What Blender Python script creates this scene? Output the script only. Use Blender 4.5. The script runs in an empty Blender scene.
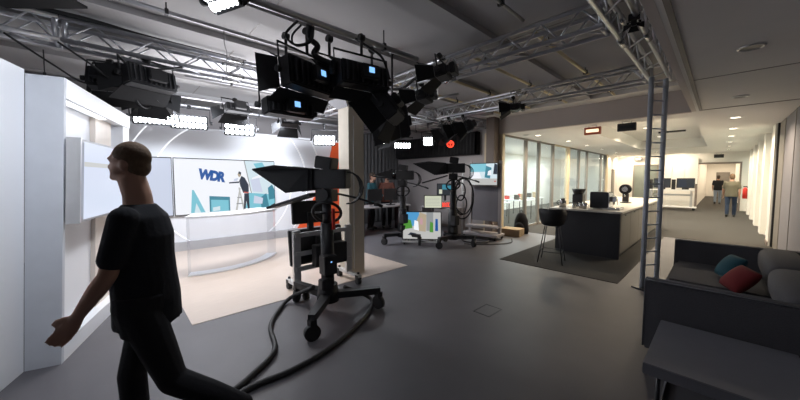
import bpy, bmesh, math, random
from mathutils import Vector, Matrix, Euler
random.seed(7)
PI = math.pi
SC = bpy.context.scene
COL = SC.collection

# ------------------------------------------------------------------ camera, world, exposure
CAM_YAW, CAM_PITCH = 46.6, 3.3
cd = bpy.data.cameras.new('camera'); cam = bpy.data.objects.new('camera', cd); COL.objects.link(cam)
cam.location = (0, 0, 1.6)
cam.rotation_euler = (math.radians(90-CAM_PITCH), 0, math.radians(CAM_YAW))
cd.sensor_width = 36; cd.lens = 304/800*36; cd.shift_y = -4.4/800; cd.clip_start = .05; cd.clip_end = 200
SC.camera = cam
w = bpy.data.worlds.new('world'); SC.world = w; w.use_nodes = True
w.node_tree.nodes['Background'].inputs[0].default_value = (.55, .6, .75, 1)
w.node_tree.nodes['Background'].inputs[1].default_value = 0.012
vs = SC.view_settings
vs.view_transform = 'Standard'; vs.look = 'None'; vs.gamma = 1; vs.use_curve_mapping = False
vs.exposure = 0.0

def area(name, loc, aim, power, size, size_y=None, color=(1,1,1), spread=180, shape='RECTANGLE'):
    l = bpy.data.lights.new(name, 'AREA'); l.energy = power; l.color = color
    l.shape = shape; l.size = size
    if shape == 'RECTANGLE': l.size_y = size_y or size
    l.spread = math.radians(spread)
    o = bpy.data.objects.new(name, l); COL.objects.link(o); o.location = loc
    d = Vector(aim)-Vector(loc); o.rotation_euler = d.to_track_quat('-Z', 'Y').to_euler()
    return o
COOL = (.86, .91, 1.0); WARM = (1.0, .84, .63); NEUT = (1, .96, .9)
# studio fixtures aimed at the set, and fill added for the grey wall
area('studio_key', (-6.4, .8, 2.75), (-8.0, 1.2, 1.2), 40, .7, .3, COOL)
area('studio_key', (-6.4, 2.3, 2.75), (-8.2, 2.4, 1.1), 42, .7, .3, COOL)
area('studio_key', (-6.5, 3.9, 2.75), (-8.2, 3.8, 1.1), 38, .7, .3, COOL)
area('studio_key', (-5.6, 1.3, 2.9), (-5.5, 1.6, 0), 30, .6, .4, (1, .95, .9), 130)
area('studio_key', (-4.9, 1.3, 2.75), (-5.3, -.3, 1.0), 8, .5, .3, COOL, 120)
area('studio_back', (-7.0, 1.0, 2.62), (-3.5, 1.6, .5), 22, .6, .22, COOL, 130)
area('studio_back', (-7.0, 2.2, 2.62), (-3.5, 2.6, .5), 22, .6, .22, COOL, 130)
area('studio_back', (-7.0, 4.2, 2.58), (-3.5, 4.0, .5), 22, .6, .22, COOL, 130)
area('studio_back', (-6.35, 5.1, 2.6), (-3.0, 4.5, .3), 12, .2, .2, COOL, 130)
area('studio_back', (-6.2, 5.95, 2.46), (-5.6, 6.9, 0), 14, .3, .2, COOL, 160)  # fill added below the lit lamps to lift the grey wall area
area('studio_back', (-5.5, 6.25, 2.5), (-5.0, 7.8, .8), 12, .25, .2, NEUT, 160)  # second added fill, aimed at the grey wall
# added fill that brightens the ceiling, in place of spill from the fixtures
area('ceiling_fill', (-5.6, 1.8, 2.4), (-5.0, 1.8, 3.4), 66, 2.0, 2.0, (.95, .95, 1.0))
area('wash_left', (-2.37, .55, 2.72), (-3.9, -.6, 1.2), 24, .3, .25, COOL, 140)
# ------------------------------------------------------------------ materials
MATS = {}
def mat(name, c, r=.5, metal=0, noise=0, scale=20, bump=0, emis=None, es=0, alpha=None, trans=0, coat=0, stretch=None):
    m = bpy.data.materials.new(name); m.use_nodes = True; nt = m.node_tree; b = nt.nodes['Principled BSDF']
    b.inputs['Base Color'].default_value = (*c, 1); b.inputs['Roughness'].default_value = r
    b.inputs['Metallic'].default_value = metal
    if trans: b.inputs['Transmission Weight'].default_value = trans
    if coat: b.inputs['Coat Weight'].default_value = coat
    if emis: b.inputs['Emission Color'].default_value = (*emis, 1); b.inputs['Emission Strength'].default_value = es
    if alpha is not None: b.inputs['Alpha'].default_value = alpha
    if noise or bump:
        tc = nt.nodes.new('ShaderNodeTexCoord'); n = nt.nodes.new('ShaderNodeTexNoise')
        n.inputs['Scale'].default_value = scale; n.inputs['Detail'].default_value = 4
        src = tc.outputs['Object']
        if stretch:
            mp = nt.nodes.new('ShaderNodeMapping'); mp.inputs['Scale'].default_value = stretch
            nt.links.new(src, mp.inputs[0]); src = mp.outputs[0]
        nt.links.new(src, n.inputs['Vector'])
        if noise:
            mx = nt.nodes.new('ShaderNodeMix'); mx.data_type = 'RGBA'
            mx.inputs[6].default_value = (*[max(0, v*(1-noise)) for v in c], 1)
            mx.inputs[7].default_value = (*[min(1, v*(1+noise)) for v in c], 1)
            nt.links.new(n.outputs['Fac'], mx.inputs[0]); nt.links.new(mx.outputs[2], b.inputs['Base Color'])
        if bump:
            bp = nt.nodes.new('ShaderNodeBump'); bp.inputs['Strength'].default_value = bump; bp.inputs['Distance'].default_value = .01
            nt.links.new(n.outputs['Fac'], bp.inputs['Height']); nt.links.new(bp.outputs[0], b.inputs['Normal'])
    MATS[name] = m; return m
M = MATS
mat('lino', (.115, .110, .120), .52, noise=.12, scale=3, bump=.02)
mat('oak_floor', (.62, .52, .45), .38, noise=.14, scale=6, stretch=(12, .8, 1))
mat('carpet', (.038, .035, .032), .95, noise=.35, scale=60, bump=.5)
mat('ceiling_paint', (.42, .41, .41), .85, noise=.05, scale=2)
mat('ceiling_white', (.84, .82, .79), .8, noise=.03, scale=3)
mat('wall_grey', (.42, .39, .39), .85, noise=.05, scale=3)
mat('wall_dark', (.21, .20, .22), .8, noise=.04, scale=2)
mat('wall_white', (.86, .83, .78), .75, noise=.03, scale=2)
mat('fascia', (.58, .53, .50), .8, noise=.05, scale=3)
mat('set_white', (.84, .85, .88), .45, noise=.02, scale=2)
mat('set_end', (.58, .60, .64), .6, noise=.06, scale=8)
mat('set_wood', (.78, .70, .62), .5, noise=.10, scale=5, stretch=(14, 14, .7))
mat('set_base', (.45, .45, .47), .5, noise=.05, scale=6)
mat('orange', (.95, .13, .035), .45, noise=.03, scale=3)
mat('led', (1, 1, 1), .5, emis=(.95, .97, 1), es=1.1)
mat('lamp_cell', (1, 1, 1), .5, emis=(.93, .97, 1), es=14)
mat('downlight_lens', (1, 1, 1), .5, emis=(1, .86, .66), es=9)
mat('off_lens', (.25, .24, .23), .3)
mat('truss_metal', (.66, .67, .71), .30, metal=.85, noise=.08, scale=12)
mat('pipe_metal', (.42, .42, .44), .4, metal=.8, noise=.08, scale=10)
mat('warm_lit_pipe', (.80, .70, .46), .4, metal=.7, noise=.06, scale=10)  # pipe metal with warm light painted into its colour
mat('ladder_metal', (.60, .64, .72), .45, metal=.15, noise=.08, scale=12)
mat('alu', (.66, .66, .66), .35, metal=.8, noise=.05, scale=15)
mat('grey_metal', (.30, .30, .32), .4, metal=.6, noise=.08, scale=12)
mat('black', (.012, .012, .014), .5, noise=.3, scale=30)
mat('black_gloss', (.012, .012, .014), .2, noise=.1, scale=30)
mat('black_matte', (.010, .010, .011), .9, noise=.3, scale=30)
mat('rubber', (.015, .015, .016), .6, noise=.2, scale=40)
mat('dark_metal', (.06, .06, .065), .4, metal=.6, noise=.1, scale=20)
mat('curtain_black', (.018, .018, .02), .95, noise=.3, scale=20)
mat('curtain_grey', (.16, .16, .165), .9, noise=.1, scale=20)
mat('concrete', (.62, .57, .48), .8, noise=.06, scale=8, bump=.05)
mat('gold_post', (.62, .52, .36), .6, noise=.06, scale=8)
mat('brown_post', (.22, .18, .16), .7, noise=.08, scale=8)
mat('grey_post', (.22, .20, .18), .5, noise=.06, scale=8)
mat('counter_front', (.022, .022, .026), .45, noise=.1, scale=6)
mat('counter_door', (.17, .155, .135), .55, noise=.08, scale=8, stretch=(1, 1, .2))
mat('counter_top', (.60, .56, .50), .4, noise=.05, scale=10)
mat('sofa_fabric', (.088, .086, .095), .95, noise=.18, scale=120, bump=.3)
mat('sofa_piping', (.19, .19, .21), .8, noise=.1, scale=60)
mat('cushion_red', (.16, .012, .014), .9, noise=.15, scale=80, bump=.2)
mat('cushion_teal', (.015, .075, .10), .9, noise=.15, scale=80, bump=.2)
mat('table_grey', (.20, .20, .225), .55, noise=.05, scale=12)
mat('skin', (.48, .27, .19), .55, noise=.06, scale=30)
mat('hair_dark', (.05, .035, .025), .8, noise=.3, scale=90, bump=.4)
mat('hair_brown', (.16, .10, .06), .8, noise=.3, scale=90, bump=.4)
mat('cloth_black', (.010, .011, .016), .9, noise=.2, scale=60, bump=.2)
mat('cloth_trouser', (.010, .010, .013), .9, noise=.2, scale=60, bump=.2)
mat('cloth_olive', (.13, .12, .085), .9, noise=.15, scale=60, bump=.2)
mat('denim', (.018, .032, .065), .9, noise=.2, scale=60, bump=.2)
mat('denim_light', (.25, .32, .42), .9, noise=.2, scale=60, bump=.2)
mat('cloth_teal', (.02, .085, .105), .9, noise=.15, scale=60)
mat('cloth_rust', (.13, .045, .03), .9, noise=.15, scale=60)
mat('shoe', (.02, .02, .02), .5, noise=.1, scale=30)
mat('steel', (.55, .55, .56), .25, metal=1, noise=.05, scale=20)
mat('red_paint', (.60, .03, .02), .4, noise=.05, scale=20)
mat('cardboard', (.42, .31, .19), .9, noise=.1, scale=20)
mat('white_plastic', (.75, .75, .74), .45, noise=.02, scale=20)
mat('dim_glass', (.26, .29, .26), .15, noise=.15, scale=3)
mat('screen_off', (.03, .035, .04), .15, noise=.1, scale=5)
mat('red_led', (.8, .05, .02), .5, emis=(1, .06, .03), es=2.2)
mat('exit_lit', (1, .9, .7), .5, emis=(1, .82, .55), es=1.3)
mat('exit_red', (.25, .06, .03), .5, emis=(1, .15, .06), es=.06)
mat('blue_disp', (.1, .2, .5), .4, emis=(.25, .55, 1), es=1.2)
mat('warm_lamp', (1, .8, .5), .5, emis=(1, .62, .25), es=6)
def screen(name, c, s=1.0, r=.3): return mat(name, (.015, .015, .018), r, emis=c, es=s)
screen('s_white', (.93, .95, 1.0), .95); screen('s_bluewhite', (.70, .76, .92), .85); screen('s_pale', (.72, .86, .92), .9)
screen('s_cyan', (.22, .60, .72), .9); screen('s_teal', (.05, .25, .34), .9); screen('s_blue', (.005, .09, .36), .9)
screen('s_dark', (.02, .03, .05), .9); screen('s_sky', (.10, .40, .75), .8); screen('s_green', (.10, .35, .05), .8)
screen('s_tan', (.55, .45, .32), .8); screen('s_grey', (.35, .37, .38), .8); screen('s_lightgrey', (.62, .62, .60), .8)
screen('s_pink', (.75, .45, .50), .7); screen('s_red', (.65, .08, .05), .8); screen('s_dim', (.03, .036, .042), .8); screen('s_orange', (.8, .35, .15), .8)
screen('s_yellowwhite', (.75, .78, .60), .8)
# glass that lets light through
def glass(name, tint, fac):
    m = bpy.data.materials.new(name); m.use_nodes = True; nt = m.node_tree; nt.nodes.clear()
    o = nt.nodes.new('ShaderNodeOutputMaterial'); t = nt.nodes.new('ShaderNodeBsdfTransparent'); g = nt.nodes.new('ShaderNodeBsdfGlossy')
    d = nt.nodes.new('ShaderNodeBsdfDiffuse'); d.inputs[0].default_value = (*tint, 1)
    t.inputs[0].default_value = (*[.6+.4*v for v in tint], 1); g.inputs['Roughness'].default_value = .05
    m1 = nt.nodes.new('ShaderNodeMixShader'); m1.inputs[0].default_value = fac
    m2 = nt.nodes.new('ShaderNodeMixShader'); lw = nt.nodes.new('ShaderNodeLayerWeight'); lw.inputs[0].default_value = .5
    pw = nt.nodes.new('ShaderNodeMath'); pw.operation = 'POWER'; pw.inputs[1].default_value = 4; nt.links.new(lw.outputs['Facing'], pw.inputs[0])
    fr = nt.nodes.new('ShaderNodeMath'); fr.operation = 'MULTIPLY_ADD'; fr.inputs[1].default_value = .35; fr.inputs[2].default_value = .03; nt.links.new(pw.outputs[0], fr.inputs[0])
    nt.links.new(t.outputs[0], m1.inputs[1]); nt.links.new(d.outputs[0], m1.inputs[2])
    nt.links.new(fr.outputs[0], m2.inputs[0]); nt.links.new(m1.outputs[0], m2.inputs[1]); nt.links.new(g.outputs[0], m2.inputs[2])
    nt.links.new(m2.outputs[0], o.inputs[0]); MATS[name] = m
glass('glass', (.85, .95, .95), .06); glass('acrylic', (.95, .96, .98), .05); glass('frosted', (.80, .90, .84), .45)

# ------------------------------------------------------------------ mesh helpers
class MB:
    def __init__(s): s.b = bmesh.new(); s.mats = []
    def _m(s, fs, m):
        if m is None: return
        if m not in s.mats: s.mats.append(m)
        for f in fs: f.material_index = s.mats.index(m)
    def box(s, c, d, rot=None, m=None):
        g = bmesh.ops.create_cube(s.b, size=1)
        T = Matrix.Translation(c) @ (Euler(rot).to_matrix().to_4x4() if rot else Matrix()) @ Matrix.Diagonal((*d, 1))
        bmesh.ops.transform(s.b, matrix=T, verts=g['verts'])
        s._m({f for v in g['verts'] for f in v.link_faces}, m); return s
    def bb(s, x0, x1, y0, y1, z0, z1, m=None): return s.box(((x0+x1)/2, (y0+y1)/2, (z0+z1)/2), (abs(x1-x0), abs(y1-y0), abs(z1-z0)), None, m)
    def tube(s, pts, r, n=10, m=None):
        pts = [Vector(p) for p in pts]; rs = r if isinstance(r, (list, tuple)) else [r]*len(pts)
        rings = []; prev = None
        for i, p in enumerate(pts):
            a = pts[max(i-1, 0)]; b = pts[min(i+1, len(pts)-1)]; t = (b-a).normalized()
            if prev is None:
                u = t.orthogonal().normalized()
            else:
                u = prev - t*prev.dot(t)
                u = u.normalized() if u.length > 1e-6 else t.orthogonal().normalized()
            prev = u; v = t.cross(u)
            rings.append([s.b.verts.new(p+(u*math.cos(k*2*PI/n)+v*math.sin(k*2*PI/n))*rs[i]) for k in range(n)])
        fs = []
        for q, w_ in zip(rings, rings[1:]):
            for k in range(n): fs.append(s.b.faces.new((q[k], q[(k+1) % n], w_[(k+1) % n], w_[k])))
        fs.append(s.b.faces.new(rings[0][::-1])); fs.append(s.b.faces.new(rings[-1]))
        for f in fs[:-2]: f.smooth = True
        s._m(fs, m); return s
    def cyl(s, a, b, r, r2=None, n=16, m=None): return s.tube([a, b], [r, r if r2 is None else r2], n, m)
    def prism(s, pts, vec, m=None):
        """polygon (3-D points) extruded by vec"""
        vec = Vector(vec); a = [s.b.verts.new(Vector(p)) for p in pts]; b = [s.b.verts.new(Vector(p)+vec) for p in pts]; n = len(a)
        fs = [s.b.faces.new(a[::-1]), s.b.faces.new(b)]
        for i in range(n): fs.append(s.b.faces.new((a[i], a[(i+1) % n], b[(i+1) % n], b[i])))
        bmesh.ops.recalc_face_normals(s.b, faces=fs); s._m(fs, m); return s
    def loft(s, secs, n=16, m=None):
        """secs: (centre, axis_u*ru, axis_v*rv)"""
        rings = []
        for c, u, v in secs:
            c = Vector(c); u = Vector(u); v = Vector(v)
            rings.append([s.b.verts.new(c+u*math.cos(k*2*PI/n)+v*math.sin(k*2*PI/n)) for k in range(n)])
        fs = []
        for q, w_ in zip(rings, rings[1:]):
            for k in range(n): fs.append(s.b.faces.new((q[k], q[(k+1) % n], w_[(k+1) % n], w_[k])))
        fs.append(s.b.faces.new(rings[0][::-1])); fs.append(s.b.faces.new(rings[-1]))
        for f in fs[:-2]: f.smooth = True
        bmesh.ops.recalc_face_normals(s.b, faces=fs); s._m(fs, m); return s
    def ell(s, c, r, rot=None, m=None, seg=20):
        g = bmesh.ops.create_uvsphere(s.b, u_segments=seg, v_segments=seg//2+2, radius=1)
        T = Matrix.Translation(c) @ (Euler(rot).to_matrix().to_4x4() if rot else Matrix()) @ Matrix.Diagonal((*r, 1))
        bmesh.ops.transform(s.b, matrix=T, verts=g['verts'])
        fs = {f for v in g['verts'] for f in v.link_faces}
        for f in fs: f.smooth = True
        s._m(fs, m); return s
    def torus(s, c, R, r, axis=(0, 0, 1), n=28, k=8, m=None, a0=0, a1=2*PI):
        ax_ = Vector(axis).normalized(); u = ax_.orthogonal().normalized(); v = ax_.cross(u); c = Vector(c)
        full = abs(a1-a0-2*PI) < 1e-6
        pts = [c+(u*math.cos(a0+(a1-a0)*i/n)+v*math.sin(a0+(a1-a0)*i/n))*R for i in range(n+1)]
        return s.tube(pts, r, k, m)
    def mesh(s, name, bevel=0):
        if bevel:
            bmesh.ops.bevel(s.b, geom=[e for e in s.b.edges], offset=bevel, segments=5 if bevel > .03 else 2, affect='EDGES', clamp_overlap=True)
        me = bpy.data.meshes.new(name); s.b.to_mesh(me); s.b.free()
        for m in s.mats: me.materials.append(M[m])
        return me
def link(name, me, parent=None, m=None):
    o = bpy.data.objects.new(name, me); COL.objects.link(o)
    if m is not None and not me.materials: me.materials.append(M[m])
    if parent is not None: o.parent = parent
    return o
def part(name, mb, m, parent, bevel=0, label=None):
    o = link(name, mb.mesh(name, bevel), parent, m if not mb_m(mb) else None)
    if label: o['label'] = label
    return o
def mb_m(mb): return mb.mats
def thing(name, label, cat, loc=(0, 0, 0), rot=0, group=None):
    o = bpy.data.objects.new(name, None); COL.objects.link(o); o.location = loc
    o.rotation_euler = rot if isinstance(rot, tuple) else (0, 0, rot); o.empty_display_size = .1
    o['label'] = label; o['category'] = cat
    if group: o['group'] = group
    return o
def single(name, mb, m, label, cat, group=None, bevel=0, loc=None):
    o = part(name, mb, m, None, bevel); o['label'] = label; o['category'] = cat
    if group: o['group'] = group
    if loc: o.location = loc
    return o
def struct(name, mb, m, parent=None, bevel=0):
    o = part(name, mb, m, parent, bevel)
    if parent is None: o['kind'] = 'structure'
    return o
def copy_tree(o, parent=None):
    c = o.copy(); COL.objects.link(c)
    if parent is not None: c.parent = parent
    for ch in list(o.children): copy_tree(ch, c)
    return c
def dup(root, label, loc, rot=0, scale=None):
    c = copy_tree(root); c['label'] = label; c.location = loc
    c.rotation_euler = rot if isinstance(rot, tuple) else (0, 0, rot)
    if scale: c.scale = (scale,)*3
    return c
def V(*a): return Vector(a)

# ------------------------------------------------------------------ room shell
ZC, ZK = 3.38, 2.85        # studio ceiling, kitchen and corridor ceiling
def floor_():
    struct('floor', MB().bb(-9, .95, -4, 40, -.1, 0), 'lino')
    struct('trim_1', MB().bb(-8.2, -3.89, .57, 3.87, .0, .006), 'oak_floor')
    c = MB(); c.bb(-12, -1.02, 5.5, 22, 0, .008); c.bb(-1.02, .87, 10.9, 22, 0, .008); c.bb(-.32, .87, 4.0, 10.9, 0, .008); c.bb(-.9, .75, 22, 38, 0, .008)
    # carpet field behind the studio floor line only
    c = MB(); c.bb(-2.95, -1.02, 5.5, 10.9, 0, .008); c.bb(-4.4, -2.95, 8.9, 10.9, 0, .008); c.bb(-4.4, .87, 10.9, 22, 0, .008); c.bb(-.32, .87, 4.6, 10.9, 0, .008); c.bb(-.95, .87, 22, 38, 0, .008)
    c.bb(-9, -4.4, 8.3, 22, 0, .008)
    struct('trim_2', c, 'carpet')
floor_()
struct('ceiling_studio', MB().bb(-9, -.45, -4, 8.0, ZC, ZC+.1), 'ceiling_paint')
cw = MB(); cw.bb(-.45, .95, -4, 38, ZK, ZK+.1); cw.bb(-9, -2.5, 8.12, 22, ZK, ZK+.1); cw.bb(-2.5, -.45, 8.12, 8.6, ZK, ZK+.1); cw.bb(-2.5, -.45, 17, 22, ZK, ZK+.1)
cw.bb(-.95, -.45, 22, 38, ZK, ZK+.1)
struct('ceiling_kitchen', cw, 'ceiling_white')
rc = MB(); rc.bb(-2.6, -.35, 8.5, 17.1, 3.22, 3.3); rc.bb(-2.6, -2.5, 8.6, 17, ZK+.1, 3.22); rc.bb(-.45, -.35, 8.6, 17, ZK+.1, 3.22); rc.bb(-2.6, -.35, 17, 17.1, ZK+.1, 3.22); rc.bb(-2.6, -.35, 8.5, 8.6, ZK+.1, 3.22)
struct('ceiling_recess', rc, 'ceiling_white')
struct('trim_3', MB().bb(-4.4, -.45, 8.0, 8.12, ZK, ZC+.1), 'fascia')        # fascia above the kitchen opening
struct('trim_4', MB().bb(-.45, -.38, -4, 8.0, ZK-.002, ZC+.1), 'fascia')
tr = MB(); tr.bb(-.34, -.30, -4, 7.95, ZK-.012, ZK); tr.bb(-.30, .87, 7.92, 7.95, ZK-.008, ZK); tr.bb(-.30, .87, 5.45, 5.47, ZK-.005, ZK)
struct('trim_5', tr, 'grey_post')
struct('trim_6', MB().bb(-9, -.45, 7.55, 8.0, ZC-.09, ZC), 'ceiling_white')
# ceiling ribs of the studio
for i, y in enumerate((-3, -1.9, -.9)):
    pass
rb = MB()
for x in (-7.9, -6.6, -5.3, -4.45, -3.45, -2.15, -1.05):
    rb.bb(x-.14, x+.14, -4, 7.55, ZC-.07, ZC)
struct('trim_7', rb, 'ceiling_paint')
sm_ = MB()
for y in (-1.2, 1.3, 3.8, 6.3): sm_.bb(-9, -.45, y, y+.015, ZC-.004, ZC)
struct('trim_8', sm_, 'grey_post')
# walls
struct('wall_right', MB().bb(.87, .97, -4, 10.2, 0, ZK), 'wall_dark')
pn = MB()
for y in (4.3, 6.6, 8.9): pn.bb(.862, .87, y, y+.02, 0, ZK)
struct('trim_9', pn, 'grey_post')
struct('wall_back', MB().bb(-9, .97, -4.1, -4, 0, 3.48), 'wall_grey')
struct('wall_studio_end', MB().bb(-9.1, -9, -4, 22, 0, 3.48), 'wall_grey')
struct('wall_monitor', MB().bb(-9, -4.45, 8.0, 8.15, 0, 3.48), 'wall_grey')
struct('baseboard_monitor', MB().bb(-9, -4.5, 7.985, 8.0, 0, .08), 'brown_post')
struct('wall_pillar', MB().bb(-4.62, -4.38, 7.72, 8.15, 0, ZC), 'brown_post')
struct('trim_10', MB().bb(-4.38, -4.28, 8.02, 8.16, 0, ZK), 'gold_post')
struct('trim_11', MB().bb(-4.80, -4.72, 7.93, 7.999, 0, 2.9), 'gold_post')
# far wall with corridor opening
fw_ = MB(); fw_.bb(-9, -.9, 22, 22.15, 0, 3.3); fw_.bb(-.9, .87, 22, 22.15, 2.35, 3.3); fw_.bb(.62, .87, 22, 22.15, 0, 2.35)
struct('wall_far', fw_, 'wall_white')
fr_ = MB(); fr_.bb(-.94, -.86, 21.94, 22.2, 0, 2.39); fr_.bb(.58, .64, 21.94, 22.2, 0, 2.39); fr_.bb(-.86, .58, 21.94, 22.2, 2.31, 2.39)
struct('door_1', fr_, 'brown_post')
cb = MB(); cb.bb(-1.05, -.95, 22.15, 38, 0, 2.9); cb.bb(.75, .85, 22.15, 38, 0, 2.9); cb.bb(-1, .8, 38, 38.1, 0, 2.9)
struct('wall_corridor', cb, 'wall_white')
struct('door_2', MB().bb(-.35, .45, 37.94, 37.999, 0, 2.1), 'grey_post')
bs = MB(); bs.bb(-4.4, -.94, 21.985, 22, 0, .1); bs.bb(.785, .80, 11.15, 11.7, .0, .1)
struct('baseboard_far', bs, 'brown_post')
# glazed partition on the kitchen's left: post every 1.45 m
def partition():
    ys = [8.16, 9.65, 10.65, 11.91, 13.51, 14.89, 16.04, 18.41, 19.2]
    for i, y in enumerate(ys[:-1]):
        f = MB(); y1 = ys[i+1]
        post = .26 if i in (3,) else .09
        f.bb(-4.40, -4.30, y1-post/2, y1+post/2, 0, ZK)
        f.bb(-4.38, -4.32, y, y1, ZK-.05, ZK); f.bb(-4.38, -4.32, y, y1, 0.008, .07)
        o = struct('window_%d' % (i+1), f, 'gold_post' if i == 3 else 'grey_post')
        g = part('pane', MB().bb(-4.355, -4.345, y+.03, y1-.03, .07, ZK-.05), 'glass', o)
        k = MB()
        for q in range(14):
            yy = y+.12+q*(y1-y-.24)/13; k.bb(-4.343, -4.341, yy, yy+.03, 1.5, 1.53)
        part('dot_row', k, 's_lightgrey', o)
    f = MB().bb(-4.40, -4.30, 19.25, 22, 0, ZK); struct('wall_kitchen_side', f, 'wall_white')
    f = MB().bb(-4.30, -4.25, 19.2, 19.5, 0, ZK); struct('trim_12', f, 'gold_post')
partition()
# office behind the glass
struct('wall_office', MB().bb(-7.6, -7.5, 8.15, 22, 0, 3.2), 'wall_white')
# far-left glazed door, dark slit door, wall cabinets
f = MB(); f.bb(-3.55, -3.48, 21.93, 21.998, 0, 2.35); f.bb(-2.5, -2.43, 21.93, 21.998, 0, 2.35); f.bb(-3.48, -2.5, 21.93, 21.998, 2.28, 2.35); f.bb(-3.48, -2.5, 21.93, 21.998, .008, .2)
o = struct('door_3', f, 'grey_post'); part('pane', MB().bb(-3.48, -2.5, 21.96, 21.98, .2, 2.28), 'dim_glass', o)
struct('door_4', MB().bb(-4.299, -4.25, 20.5, 21.0, 0, 2.1), 'grey_post')
# right side: white pillars with light glazing
for i in range(5):
    y = 11.15+i*2.2
    f = MB(); f.bb(.80, .97, y, y+.55, 0, ZK)
    struct('trim_%d' % (20+i), f, 'wall_white')
    f = MB(); y1 = y+2.2
    f.bb(.90, .96, y+.55, y1, ZK-.25, ZK); f.bb(.90, .96, y+.55, y1, 0, .12); f.bb(.90, .95, y+.55, y+.60, .12, ZK-.25); f.bb(.90, .95, y1-.05, y1, .12, ZK-.25)
    o = struct('window_%d' % (10+i), f, 'wall_white')
    part('pane', MB().bb(.92, .93, y+.60, y1-.05, .12, ZK-.25), 'frosted', o)
struct('trim_30', MB().bb(.83, .97, 11.02, 11.15, 0, ZK), 'black')
struct('trim_31', MB().bb(.86, .97, 10.2, 11.02, 0, ZK), 'grey_post')
struct('wall_offices_right', MB().bb(2.4, 2.5, 11, 23, 0, ZK), 'wall_white')
struct('floor_offices', MB().bb(.97, 2.4, 11, 22.3, -.1, 0), 'carpet')
struct('ceiling_offices', MB().bb(.97, 2.4, 11, 22.3, ZK, ZK+.1), 'ceiling_white')

# ------------------------------------------------------------------ studio set
TILT = V(.12, .13, 0)
A = V(-3.84, -.38, 0); D = V(-.9595, .2817, 0).normalized(); N = V(.2817, .9595, 0)   # along the wall, out of the wall
def W(s, out, z): return A + D*s + N*out + V(0, 0, z) + TILT*(z/2.45)*max(0, 1-s/4.5)
def slab(mb, s0, s1, o0, o1, z0, z1, m=None):
    a = [W(s0, o0, z0), W(s1, o0, z0), W(s1, o1, z0), W(s0, o1, z0)]; b = [W(s0, o0, z1), W(s1, o0, z1), W(s1, o1, z1), W(s0, o1, z1)]
    vs_ = [mb.b.verts.new(p) for p in a+b]
    fs = [mb.b.faces.new([vs_[i] for i in q]) for q in ((3, 2, 1, 0), (4, 5, 6, 7), (0, 1, 5, 4), (1, 2, 6, 5), (2, 3, 7, 6), (3, 0, 4, 7))]
    bmesh.ops.recalc_face_normals(mb.b, faces=fs); mb._m(fs, m); return mb
side = thing('studio_set_wall', 'white angled studio side wall with lit top niche and pale wood panel, left of the big screens', 'set wall')
part('end_panel', slab(MB(), 0, .04, -.22, 0, 0, 2.42), 'set_end', side)
part('back_panel', slab(MB(), .04, 1.80, -.22, -.14, 0, 2.42), 'set_white', side)
part('header', slab(MB(), .04, 1.80, -.14, 0, 2.26, 2.42), 'set_white', side)
part('light_strip', slab(MB(), .10, 1.05, -.09, -.03, 2.248, 2.259), 'led', side, label='glowing light strip')
part('plinth', slab(MB(), .04, 1.80, -.14, 0.0, 0, .16), 'set_white', side)
part('wood_panel', slab(MB(), .95, 1.42, -.139, -.09, .161, 2.259), 'set_wood', side, label='pale wood panel')
part('end_column', slab(MB(), 1.55, 1.80, -.139, -.01, .161, 2.259), 'set_white', side)
lw = MB()
P0 = V(-3.84, -.60, 0); Q0 = V(-2.3, -1.10, 0)
def quadwall(mb, p, q, th, z1, tp, tq, m=None):
    n = (q-p).normalized().cross(V(0, 0, 1))*th
    a = [p, q, q+n, p+n]; b = [p+tp, q+tq, q+tq+n, p+tp+n]
    vs_ = [mb.b.verts.new(x) for x in a]+[mb.b.verts.new(x+V(0, 0, z1)) for x in b]
    fs = [mb.b.faces.new([vs_[i] for i in k]) for k in ((3, 2, 1, 0), (4, 5, 6, 7), (0, 1, 5, 4), (1, 2, 6, 5), (2, 3, 7, 6), (3, 0, 4, 7))]
    bmesh.ops.recalc_face_normals(mb.b, faces=fs); mb._m(fs, m); return mb
single('partition_panel', quadwall(MB(), W(0, -.224, 0), Q0, .10, 2.45, TILT, V(.16, .1, 0)), 'set_white', 'plain white freestanding partition panel at the left edge of the photo', 'panel')

# back wall of the set
XB = -8.2; YC, ZCN = 2.07, 1.42
back = thing('studio_backdrop', 'curved-relief white studio backdrop with glowing arcs around the wide screens', 'backdrop', (XB, 0, 0))
Y0, Y1, Z0, Z1 = -.6, 4.75, .2, 2.7
part('backing', MB().bb(-.12, 0, Y0, 5.3, 0, Z1+.02), 'set_white', back)
def clip(y, z, lim):
    dy, dz = y-YC, z-ZCN; k = 1
    for d, lo, hi, c in ((dy, lim[0], lim[1], YC), (dz, Z0, Z1, ZCN)):
        if c+d*k > hi: k = min(k, (hi-c)/d)
        if c+d*k < lo: k = min(k, (lo-c)/d)
    return YC+dy*k, ZCN+dz*k, k < .999
for R, th, lim in ((2.45, .035, (Y0, Y1)), (1.95, .07, (Y0, Y1)), (1.48, .105, (Y0, Y1))):
    pts = []
    for i in range(160):
        a = 2*PI*i/160; y, z, c = clip(YC+R*math.cos(a), ZCN+R*math.sin(a), lim); pts.append((th-.034, y, z))
    part('relief_disc', MB().prism(pts, (.034, 0, 0)), 'set_white', back)
    run = []; runs = []
    for i in range(-200, 201):
        a = PI*i/200; y, z, c = clip(YC+(R+.012)*math.cos(a), ZCN+(R+.012)*math.sin(a), lim)
        if c:
            if len(run) > 2: runs.append(run)
            run = []
        else: run.append((th-.02, y, z))
    if len(run) > 2: runs.append(run)
    for r_ in runs: part('arc_light', MB().tube(r_, .008, 6), 'led', back, label='glowing arc strip')
part('plinth', MB().bb(0, .16, Y0, 4.75, 0, .2), 'set_base', back)
part('cornice', MB().bb(0, .14, Y0, 5.3, Z1-.03, Z1+.02), 'set_white', back)
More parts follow.
